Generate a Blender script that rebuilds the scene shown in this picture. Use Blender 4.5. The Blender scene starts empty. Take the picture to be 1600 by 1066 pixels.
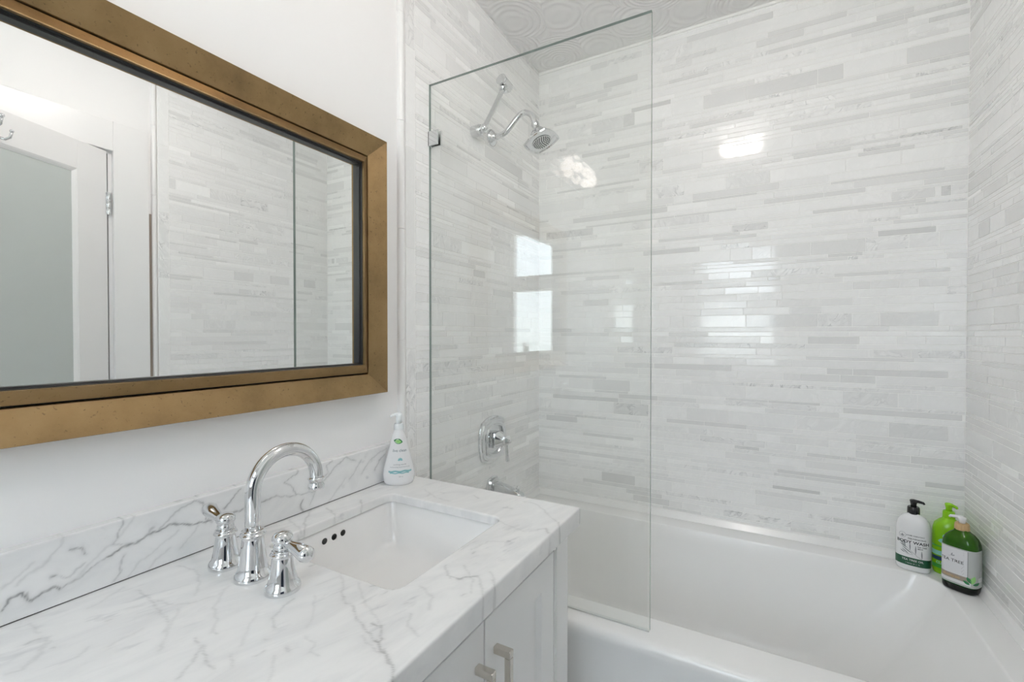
import bpy, bmesh, math, random
import numpy as np
from mathutils import Vector, Matrix
PI = math.pi
SC = bpy.context.scene
COL = SC.collection
RNG = random.Random(7)

# ------------------------------------------------------------------ camera
CAM_LOC = Vector((0.9636, 0.0, 1.28))
YAW, PITCH = 0.5084, -0.0118
cd = bpy.data.cameras.new('camera'); cam = bpy.data.objects.new('camera', cd); COL.objects.link(cam)
cd.sensor_width = 36.0; cd.lens = 719.9/1600*36.0; cd.clip_start = 0.01
F_ = Vector((-math.sin(YAW)*math.cos(PITCH), math.cos(YAW)*math.cos(PITCH), math.sin(PITCH)))
R_ = Vector((math.cos(YAW), math.sin(YAW), 0)); U_ = R_.cross(F_)
cam.matrix_world = Matrix(((R_.x,U_.x,-F_.x,CAM_LOC.x),(R_.y,U_.y,-F_.y,CAM_LOC.y),(R_.z,U_.z,-F_.z,CAM_LOC.z),(0,0,0,1)))
SC.camera = cam

# ------------------------------------------------------------------ colour management
SC.view_settings.view_transform = 'Standard'
SC.view_settings.look = 'None'
SC.view_settings.gamma = 1.0
SC.view_settings.use_curve_mapping = False
SC.view_settings.exposure = 0.88
SC.cycles.max_bounces = 14; SC.cycles.diffuse_bounces = 8; SC.cycles.glossy_bounces = 6
SC.cycles.transparent_max_bounces = 12; SC.cycles.transmission_bounces = 8
SC.cycles.sample_clamp_indirect = 6.0

# ------------------------------------------------------------------ sky and daylight
SKY = 5.6
LAMP_CEILING = 40.0
LAMP_VANITY = 3.2
w = bpy.data.worlds.new('sky'); SC.world = w; w.use_nodes = True
nt = w.node_tree; nt.nodes.clear()
tc = nt.nodes.new('ShaderNodeTexCoord'); sp = nt.nodes.new('ShaderNodeSeparateXYZ')
mr = nt.nodes.new('ShaderNodeMapRange'); mr.inputs[1].default_value = -0.12; mr.inputs[2].default_value = 0.16
cr = nt.nodes.new('ShaderNodeValToRGB')
cr.color_ramp.elements[0].color = (0.80, 0.86, 0.84, 1); cr.color_ramp.elements[1].color = (0.79, 0.885, 1.0, 1)
bg = nt.nodes.new('ShaderNodeBackground'); bg.inputs[1].default_value = SKY
ou = nt.nodes.new('ShaderNodeOutputWorld')
for a, b in ((tc.outputs['Generated'], sp.inputs[0]), (sp.outputs[2], mr.inputs[0]), (mr.outputs[0], cr.inputs[0]), (cr.outputs[0], bg.inputs[0]), (bg.outputs[0], ou.inputs[0])):
    nt.links.new(a, b)
# the window opening (in the wall behind the photographer) as a sky portal
WX0, WX1, WZ0, WZ1, WY = 0.325, 1.028, 1.09, 2.17, -1.10
pl = bpy.data.lights.new('window_daylight', 'AREA'); pl.shape = 'RECTANGLE'; pl.size = WX1-WX0; pl.size_y = WZ1-WZ0
pl.cycles.is_portal = True
po = bpy.data.objects.new('window_daylight', pl); COL.objects.link(po)
po.location = ((WX0+WX1)/2, WY-0.06, (WZ0+WZ1)/2); po.rotation_euler = (-PI/2, 0, 0)

# ------------------------------------------------------------------ helpers
def link(o, parent=None):
    COL.objects.link(o)
    if parent is not None: o.parent = parent
    return o
def mk(name, verts, faces, mat=None, parent=None, smooth=False):
    me = bpy.data.meshes.new(name); me.from_pydata([tuple(v) for v in verts], [], faces); me.update()
    if smooth: me.polygons.foreach_set('use_smooth', [True]*len(me.polygons))
    if mat: me.materials.append(mat)
    return link(bpy.data.objects.new(name, me), parent)
def fix(o):
    bm = bmesh.new(); bm.from_mesh(o.data); bmesh.ops.recalc_face_normals(bm, faces=bm.faces); bm.to_mesh(o.data); bm.free(); return o
def tag(o, label=None, cat=None, group=None, kind=None):
    if label: o['label'] = label
    if cat: o['category'] = cat
    if group: o['group'] = group
    if kind: o['kind'] = kind
    return o
def empty(name, loc, rz=0.0, label=None, cat=None, group=None, kind=None):
    o = bpy.data.objects.new(name, None); o.empty_display_size = .05; COL.objects.link(o)
    o.location = loc; o.rotation_euler = (0, 0, rz); return tag(o, label, cat, group, kind)
class G:
    """collects shapes, then builds one mesh"""
    def __init__(s): s.v = []; s.f = []
    def add(s, v, f):
        n = len(s.v); s.v += [Vector(p) for p in v]; s.f += [tuple(i+n for i in q) for q in f]; return s
    def box(s, x0, x1, y0, y1, z0, z1):
        return s.add([(x0,y0,z0),(x1,y0,z0),(x1,y1,z0),(x0,y1,z0),(x0,y0,z1),(x1,y0,z1),(x1,y1,z1),(x0,y1,z1)],
            [(0,3,2,1),(4,5,6,7),(0,1,5,4),(1,2,6,5),(2,3,7,6),(3,0,4,7)])
    def loft(s, rings, cap0=True, cap1=True, closed=True):
        n = len(rings[0]); v = [p for r in rings for p in r]; f = []
        for k in range(len(rings)-1):
            for i in range(n if closed else n-1):
                j = (i+1) % n; f.append((k*n+i, k*n+j, (k+1)*n+j, (k+1)*n+i))
        if cap0: f.append(tuple(range(n-1, -1, -1)))
        if cap1: f.append(tuple((len(rings)-1)*n+i for i in range(n)))
        return s.add(v, f)
    def lathe(s, prof, n=32, M=None, cap0=True, cap1=True):
        M = M or Matrix(); rings = [[M @ Vector((r*math.cos(2*PI*i/n), r*math.sin(2*PI*i/n), z)) for i in range(n)] for r, z in prof]
        return s.loft(rings, cap0, cap1)
    def tube(s, path, rad, n=20, cap=True):
        path = [Vector(p) for p in path]; rad = rad if isinstance(rad, (list, tuple)) else [rad]*len(path); rings = []
        t0 = (path[1]-path[0]).normalized(); a = Vector((0,0,1)) if abs(t0.z) < .9 else Vector((1,0,0)); u = t0.cross(a).normalized()
        for i, p in enumerate(path):
            t = (path[min(i+1,len(path)-1)]-path[max(i-1,0)]).normalized(); u = (u - t*u.dot(t)).normalized(); w2 = t.cross(u)
            rings.append([p + (u*math.cos(2*PI*k/n)+w2*math.sin(2*PI*k/n))*rad[i] for k in range(n)])
        return s.loft(rings, cap, cap)
    def ball(s, c, r, n=20, sc=(1,1,1)):
        prof = [(max(1e-5, r*math.sin(PI*k/12)), -r*math.cos(PI*k/12)) for k in range(13)]
        return s.lathe(prof, n, Matrix.Translation(c) @ Matrix.Diagonal((*sc, 1)))
    def build(s, name, mat=None, parent=None, smooth=False, bevel=0, seg=2, auto=None):
        o = mk(name, s.v, s.f, mat, parent, smooth); fix(o)
        if bevel:
            m = o.modifiers.new('bevel', 'BEVEL'); m.width = bevel; m.segments = seg; m.limit_method = 'ANGLE'; m.angle_limit = math.radians(35)
        if auto: sharp(o, auto)
        return o
def sharp(o, deg=35):
    bm = bmesh.new(); bm.from_mesh(o.data)
    for f in bm.faces: f.smooth = True
    for e in bm.edges:
        e.smooth = not (len(e.link_faces) == 2 and e.calc_face_angle(0) > math.radians(deg))
    bm.to_mesh(o.data); bm.free()
def rrect(x0, x1, y0, y1, r, z, n=8):
    out = []; r = max(r, 1e-4)
    for cx, cy, a0 in ((x1-r,y1-r,0),(x0+r,y1-r,PI/2),(x0+r,y0+r,PI),(x1-r,y0+r,3*PI/2)):
        for k in range(n+1):
            a = a0+PI/2*k/n; out.append(Vector((cx+r*math.cos(a), cy+r*math.sin(a), z)))
    return out
def axis_m(p, d):
    """matrix taking +z to direction d, at p"""
    d = Vector(d).normalized(); return Matrix.Translation(p) @ d.to_track_quat('Z', 'Y').to_matrix().to_4x4()

# ------------------------------------------------------------------ materials
def mat(name, col, rough=.5, metal=0, **kw):
    m = bpy.data.materials.new(name); m.use_nodes = True; b = m.node_tree.nodes['Principled BSDF']
    b.inputs['Base Color'].default_value = (*col, 1); b.inputs['Roughness'].default_value = rough; b.inputs['Metallic'].default_value = metal
    for k, v in kw.items(): b.inputs[k.replace('_', ' ')].default_value = v
    return m
class N:
    def __init__(s, m): s.t = m.node_tree; s.b = s.t.nodes.get('Principled BSDF')
    def n(s, typ, ins=None, **kw):
        x = s.t.nodes.new('ShaderNode'+typ)
        for k, v in kw.items(): setattr(x, k, v)
        for k, v in (ins or {}).items():
            if hasattr(v, 'is_linked') or hasattr(v, 'links'): s.t.links.new(v, x.inputs[k])
            else: x.inputs[k].default_value = v
        return x
    def l(s, a, b): s.t.links.new(a, b)
    def math(s, op, a, b=0.0, clamp=False):
        return s.n('Math', {0: a, 1: b}, operation=op, use_clamp=clamp).outputs[0]
    def mix(s, f, a, b):
        x = s.t.nodes.new('ShaderNodeMix'); x.data_type = 'RGBA'
        for i, v in ((0, f), (6, a), (7, b)):
            if hasattr(v, 'links'): s.l(v, x.inputs[i])
            else: x.inputs[i].default_value = v
        return x.outputs[2]
    def ramp(s, fac, stops):
        x = s.t.nodes.new('ShaderNodeValToRGB'); e = x.color_ramp.elements
        while len(e) < len(stops): e.new(.5)
        for k, (p, c) in enumerate(stops): e[k].position = p; e[k].color = c if len(c) == 4 else (*c, 1)
        s.l(fac, x.inputs[0]); return x.outputs[0]
    def bump(s, h, strength, dist=.001):
        x = s.n('Bump', {'Height': h, 'Strength': strength, 'Distance': dist}); s.l(x.outputs[0], s.b.inputs['Normal'])
def g3(v): return (v, v, v, 1)

M = {}
M['paint'] = mat('white_wall_paint', (.88, .875, .873), .55)
q = N(M['paint']); c = q.n('TexCoord').outputs['Object']; q.bump(q.n('TexNoise', {'Vector': c, 'Scale': 260.0, 'Detail': 2.0}).outputs[0], .12, .0006)
M['trim_paint'] = mat('white_gloss_trim_paint', (.865, .86, .857), .28)
M['cabinet'] = mat('white_cabinet_paint', (.90, .90, .90), .32)
M['ceiling'] = mat('swirled_ceiling_plaster', (.86, .852, .845), .75)
q = N(M['ceiling']); c = q.n('TexCoord').outputs['Object']
vo = q.n('TexVoronoi', {'Vector': c, 'Scale': 5.5, 'Randomness': 1.0}, feature='F1'); ns = q.n('TexNoise', {'Vector': c, 'Scale': 9.0}).outputs[0]
d = q.math('ADD', vo.outputs['Distance'], q.math('MULTIPLY', ns, .10))
q.bump(q.math('SINE', q.math('MULTIPLY', d, 75.0)), .55, .0022)
M['floor'] = mat('grey_floor_tile', (.10, .115, .14), .35)
q = N(M['floor']); c = q.n('TexCoord').outputs['Object']
bk = q.n('TexBrick', {'Vector': c, 'Scale': 3.3, 'Color1': (.60,.60,.61,1), 'Color2': (.65,.65,.66,1), 'Mortar': (.7,.7,.7,1), 'Mortar Size': .01}); q.l(bk.outputs[0], q.b.inputs[0])
# ---- mosaic strip marble: per tile attribute (tint, random, vein)
M['tile'] = mat('polished_marble_strip', (.8, .8, .8), .14)
q = N(M['tile']); at = q.n('Attribute', attribute_name='tile'); sep = q.n('SeparateColor', {0: at.outputs['Color']})
tint, rnd, vein = sep.outputs[0], sep.outputs[1], sep.outputs[2]
c = q.n('TexCoord').outputs['Object']; off = q.n('VectorMath', {0: c, 1: q.n('CombineXYZ', {0: q.math('MULTIPLY', rnd, 31.0), 1: q.math('MULTIPLY', rnd, 17.0), 2: q.math('MULTIPLY', rnd, 53.0)}).outputs[0]}, operation='ADD').outputs[0]
rot = q.n('VectorRotate', {'Vector': off, 'Axis': (.5, .8, .3), 'Angle': q.math('MULTIPLY', rnd, 2.2)}, rotation_type='AXIS_ANGLE').outputs[0]
mp = q.n('Mapping', {'Vector': rot, 'Scale': (1.0, 1.0, 2.2)}).outputs[0]
n1 = q.n('TexNoise', {'Vector': mp, 'Scale': 14.0, 'Detail': 6.0, 'Roughness': .62, 'Distortion': 1.2}).outputs[0]
n2 = q.n('TexNoise', {'Vector': mp, 'Scale': 15.0, 'Detail': 4.0, 'Roughness': .5, 'Distortion': 1.0}).outputs[0]
soft = q.ramp(n1, [(.38, g3(1)), (.58, g3(0))])
thin = q.ramp(q.math('ABSOLUTE', q.math('SUBTRACT', n2, .5)), [(.0, g3(1)), (.045, g3(0))])
base = q.n('CombineColor', {0: q.math('MULTIPLY', tint, .925), 1: q.math('MULTIPLY', tint, .922), 2: q.math('MULTIPLY', tint, .918)}).outputs[0]
va = q.math('MULTIPLY', q.math('ADD', q.math('MULTIPLY', q.math('POWER', vein, 2.0), .45), .045), q.math('MULTIPLY', thin, q.math('MULTIPLY', soft, 1.0)))
sa = q.math('MULTIPLY', q.math('ADD', q.math('MULTIPLY', vein, .22), .045), q.math('SUBTRACT', 1.0, soft))
col = q.mix(sa, base, (.56, .56, .56, 1)); col = q.mix(va, col, (.22, .225, .24, 1)); q.l(col, q.b.inputs[0])
r2 = q.math('FRACT', q.math('MULTIPLY', rnd, 7.31))
q.l(q.math('ADD', .05, q.math('MULTIPLY', q.math('POWER', r2, 2.0), .30)), q.b.inputs['Roughness'])
q.bump(q.n('TexNoise', {'Vector': c, 'Scale': 45.0, 'Detail': 1.0}).outputs[0], .10, .0006)
M['grout'] = mat('pale_grout', (.92, .915, .90), .8)
# ---- slab marble with mesh attribute 'vein'
M['slab'] = mat('white_veined_marble_slab', (.84, .84, .835), .20)
q = N(M['slab']); at = q.n('Attribute', attribute_name='vein').outputs['Fac']; c = q.n('TexCoord').outputs['Object']
ro = q.n('Mapping', {'Vector': q.n('Mapping', {'Vector': c, 'Rotation': (0, 0, -1.29)}).outputs[0], 'Scale': (1.0, 3.4, 2.0)}).outputs[0]
n1 = q.n('TexNoise', {'Vector': ro, 'Scale': 7.0, 'Detail': 7.0, 'Roughness': .6, 'Distortion': .8}).outputs[0]
n2 = q.n('TexNoise', {'Vector': ro, 'Scale': 17.0, 'Detail': 3.0, 'Roughness': .5, 'Distortion': .25}).outputs[0]
cloud = q.ramp(n1, [(.42, g3(0)), (.72, g3(1))]); hair = q.ramp(n2, [(.60, g3(0)), (.72, g3(1))])
gate = q.ramp(q.n('TexNoise', {'Vector': c, 'Scale': 5.0, 'Detail': 2.0}).outputs[0], [(.45, g3(0)), (.62, g3(1))])
col = q.mix(q.math('MULTIPLY', cloud, .38), (.84, .84, .84, 1), (.60, .61, .63, 1))
col = q.mix(q.math('MULTIPLY', q.math('MULTIPLY', hair, gate), .36), col, (.40, .41, .44, 1))
jit = q.n('TexNoise', {'Vector': c, 'Scale': 90.0, 'Detail': 3.0}).outputs[0]
vf = q.math('MULTIPLY', at, q.math('ADD', .55, q.math('MULTIPLY', jit, .9)), True)
col = q.mix(vf, col, (.17, .175, .185, 1)); q.l(col, q.b.inputs[0])
M['chrome'] = mat('polished_chrome', (.74, .75, .76), .04, 1)
M['nickel'] = mat('brushed_nickel', (.70, .66, .60), .26, 1)
M['porcelain'] = mat('white_porcelain', (.90, .895, .89), .10, 0, Coat_Weight=.4)
M['acrylic'] = mat('white_tub_enamel', (.90, .898, .893), .20, 0, Coat_Weight=.1)
M['black_hole'] = mat('dark_overflow_opening', (.012, .012, .012), .6)
M['mirror'] = mat('silvered_mirror', (.92, .935, .93), .0, 1)
M['rubber'] = mat('black_gasket', (.01, .01, .01), .5)
# brushed bronze mirror frame
M['bronze'] = mat('aged_bronze_leaf', (.42, .29, .15), .34, .9)
q = N(M['bronze']); c = q.n('TexCoord').outputs['Object']
n1 = q.n('TexNoise', {'Vector': c, 'Scale': 11.0, 'Detail': 6.0, 'Roughness': .65}).outputs[0]
n2 = q.n('TexNoise', {'Vector': c, 'Scale': 160.0, 'Detail': 3.0}).outputs[0]
col = q.ramp(n1, [(.3, (.24, .160, .080)), (.52, (.33, .220, .105)), (.75, (.385, .265, .135))])
spk = q.ramp(n2, [(.28, g3(1)), (.36, g3(0))]); col = q.mix(q.math('MULTIPLY', spk, .5), col, (.10, .07, .045, 1)); q.l(col, q.b.inputs[0])
q.l(q.math('ADD', .26, q.math('MULTIPLY', n1, .28)), q.b.inputs['Roughness'])
M['dark_bronze'] = mat('dark_frame_lip', (.10, .10, .10), .3, .8)
def glass_mat(name, tint, ior=1.5):
    m = bpy.data.materials.new(name); m.use_nodes = True; t = m.node_tree; t.nodes.clear()
    o = t.nodes.new('ShaderNodeOutputMaterial'); mx = t.nodes.new('ShaderNodeMixShader'); f0 = ((ior-1)/(ior+1))**2; lw = t.nodes.new('ShaderNodeLayerWeight'); lw.inputs[0].default_value = .5
    pw = t.nodes.new('ShaderNodeMath'); pw.operation = 'POWER'; pw.inputs[1].default_value = 5; t.links.new(lw.outputs['Facing'], pw.inputs[0])
    fr = t.nodes.new('ShaderNodeMath'); fr.operation = 'MULTIPLY_ADD'; fr.inputs[1].default_value = 1-f0; fr.inputs[2].default_value = f0; t.links.new(pw.outputs[0], fr.inputs[0])
    tr = t.nodes.new('ShaderNodeBsdfTransparent'); tr.inputs[0].default_value = (*tint, 1); gl = t.nodes.new('ShaderNodeBsdfGlossy'); gl.inputs['Roughness'].default_value = 0.0
    t.links.new(fr.outputs[0], mx.inputs[0]); t.links.new(tr.outputs[0], mx.inputs[1]); t.links.new(gl.outputs[0], mx.inputs[2]); t.links.new(mx.outputs[0], o.inputs[0]); return m
M['glass'] = glass_mat('clear_shower_glass', (.992, .997, .990))
M['pane'] = glass_mat('window_glass', (.97, .98, .97))
M['glass_edge'] = mat('green_glass_edge', (.26, .32, .30), .15)
M['frost'] = mat('frosted_door_glass', (.56, .60, .585), .32)
def emit(name, col, s):
    m = mat(name, (1, 1, 1), .5); b = m.node_tree.nodes['Principled BSDF']; b.inputs['Emission Color'].default_value = (*col, 1); b.inputs['Emission Strength'].default_value = s; return m
M['lamp_c'] = emit('warm_lamp_diffuser', (1, .925, .885), LAMP_CEILING)
M['lamp_v'] = emit('warm_vanity_bulb', (1, .90, .84), LAMP_VANITY)
M['crystal'] = glass_mat('crystal_drops', (.93, .93, .92), 1.9)
M['soil'] = mat('potting_soil', (.05, .04, .03), .9)
M['leaf'] = mat('grass_leaf', (.10, .18, .07), .5)
M['pot'] = mat('grey_ceramic_pot', (.35, .36, .36), .4)
M['gap_shade'] = mat('brown_gap_shade', (.30, .25, .21), .6)

# ------------------------------------------------------------------ room numbers
W, YB, ZC = 1.52, 1.98, 2.52       # room width, tiled back wall face, ceiling
YR = -1.10                         # wall behind the photographer
TZ = 0.553                         # bottom of the tiling above the tub
RIM = 0.535

SPLASH_VEINS=[(1.6, 0.85, [(0.2133, 0.8922),(0.2222, 0.9041),(0.2351, 0.9058),(0.2424, 0.8902),(0.258, 0.8957),(0.2693, 0.8999),(0.2765, 0.8926)]),(1.2, 0.5, [(0.2351, 0.9058),(0.2398, 0.9057),(0.2408, 0.8928)]),(1.0, 0.5, [(0.2765, 0.8926),(0.2975, 0.9006),(0.3101, 0.9071),(0.3329, 0.918)]),(1.5, 0.8, [(0.3329, 0.918),(0.35, 0.9237),(0.375, 0.9268),(0.3976, 0.9338),(0.4133, 0.9348),(0.4296, 0.9382)]),(1.2, 0.8, [(0.4296, 0.9382),(0.4549, 0.9267),(0.4817, 0.922),(0.4957, 0.9231)]),(2.2, 0.55, [(0.484, 0.9212),(0.4887, 0.927),(0.4956, 0.9171)]),(1.0, 0.6, [(0.484, 0.9261),(0.4841, 0.9409),(0.4774, 0.9618),(0.464, 0.968)]),(1.4, 0.4, [(0.464, 0.967),(0.4445, 0.9637),(0.4256, 0.9512),(0.4134, 0.9417),(0.4035, 0.9339)]),(2.2, 0.5, [(0.3768, 0.9261),(0.3881, 0.9329),(0.3977, 0.9419)]),(1.0, 0.7, [(0.4957, 0.9221),(0.5149, 0.9255),(0.5399, 0.9212),(0.5609, 0.9232)]),(1.2, 0.6, [(0.5496, 0.9647),(0.5325, 0.9506),(0.5189, 0.9354)]),(1.0, 0.45, [(0.3549, 0.9713),(0.3485, 0.9522),(0.3405, 0.9361)]),(1.0, 0.35, [(0.3405, 0.9361),(0.3606, 0.9268),(0.3824, 0.9306)]),(1.3, 0.6, [(0.2873, 0.9492),(0.301, 0.9457),(0.3056, 0.9332)]),(1.6, 0.7, [(0.2652, 0.9143),(0.2715, 0.9161)]),(0.9, 0.3, [(0.2715, 0.9161),(0.2849, 0.9044),(0.3039, 0.9201)]),(2.0, 0.22, [(0.2274, 0.9199),(0.2433, 0.9313),(0.2598, 0.9411),(0.2741, 0.9565),(0.2807, 0.9697)]),(1.2, 0.4, [(0.342, 0.8729),(0.3479, 0.8838),(0.3515, 0.8994),(0.3541, 0.9113)]),(2.5, 0.18, [(0.2945, 0.9),(0.3102, 0.9174),(0.333, 0.9327),(0.3537, 0.9502),(0.3754, 0.9774)]),(1.5, 0.2, [(0.3601, 0.8696),(0.3747, 0.8894),(0.4052, 0.9036),(0.4378, 0.9234)]),(1.5, 0.2, [(0.4376, 0.8881),(0.4548, 0.9028),(0.4726, 0.9204)]),(1.4, 0.2, [(0.2123, 0.9235),(0.2275, 0.931),(0.2461, 0.9451)]),(1.5, 0.18, [(0.3819, 0.864),(0.3972, 0.8796),(0.4211, 0.8971)]),(1.4, 0.6, [(0.5946, 0.9232),(0.6119, 0.9269),(0.6298, 0.9264)]),(1.0, 0.5, [(0.6298, 0.9264),(0.6576, 0.9171),(0.6793, 0.9139)]),(0.9, 0.5, [(0.6793, 0.9139),(0.6696, 0.9331),(0.6483, 0.9522),(0.6796, 0.9634),(0.6831, 0.9714)]),(1.6, 0.8, [(0.6955, 0.8686),(0.6876, 0.8833),(0.6942, 0.8969)]),(1.0, 0.4, [(0.6793, 0.9139),(0.7019, 0.9112),(0.728, 0.9093)]),(1.0, 0.4, [(0.7146, 0.8813),(0.7253, 0.9032),(0.7415, 0.9239),(0.761, 0.9421)]),(1.2, 0.4, [(0.7388, 0.9154),(0.7609, 0.9326),(0.7956, 0.9572),(0.8198, 0.9686),(0.8511, 0.9513)]),(1.3, 0.3, [(0.8319, 0.9085),(0.851, 0.9286),(0.8706, 0.9492)]),(1.6, 0.45, [(0.9182, 0.9088),(0.9362, 0.9336),(0.9546, 0.9456)]),(1.8, 0.3, [(0.8704, 0.9134),(0.8975, 0.9376),(0.9255, 0.9521),(0.9621, 0.9602)]),(1.0, 0.4, [(0.7666, 0.9406),(0.7611, 0.9609),(0.7782, 0.971)]),(2.2, 0.2, [(0.7606, 0.8666),(0.7953, 0.8943),(0.8195, 0.9168)]),(1.0, 0.4, [(0.5246, 0.9076),(0.536, 0.9231),(0.5575, 0.9238)])]
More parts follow.
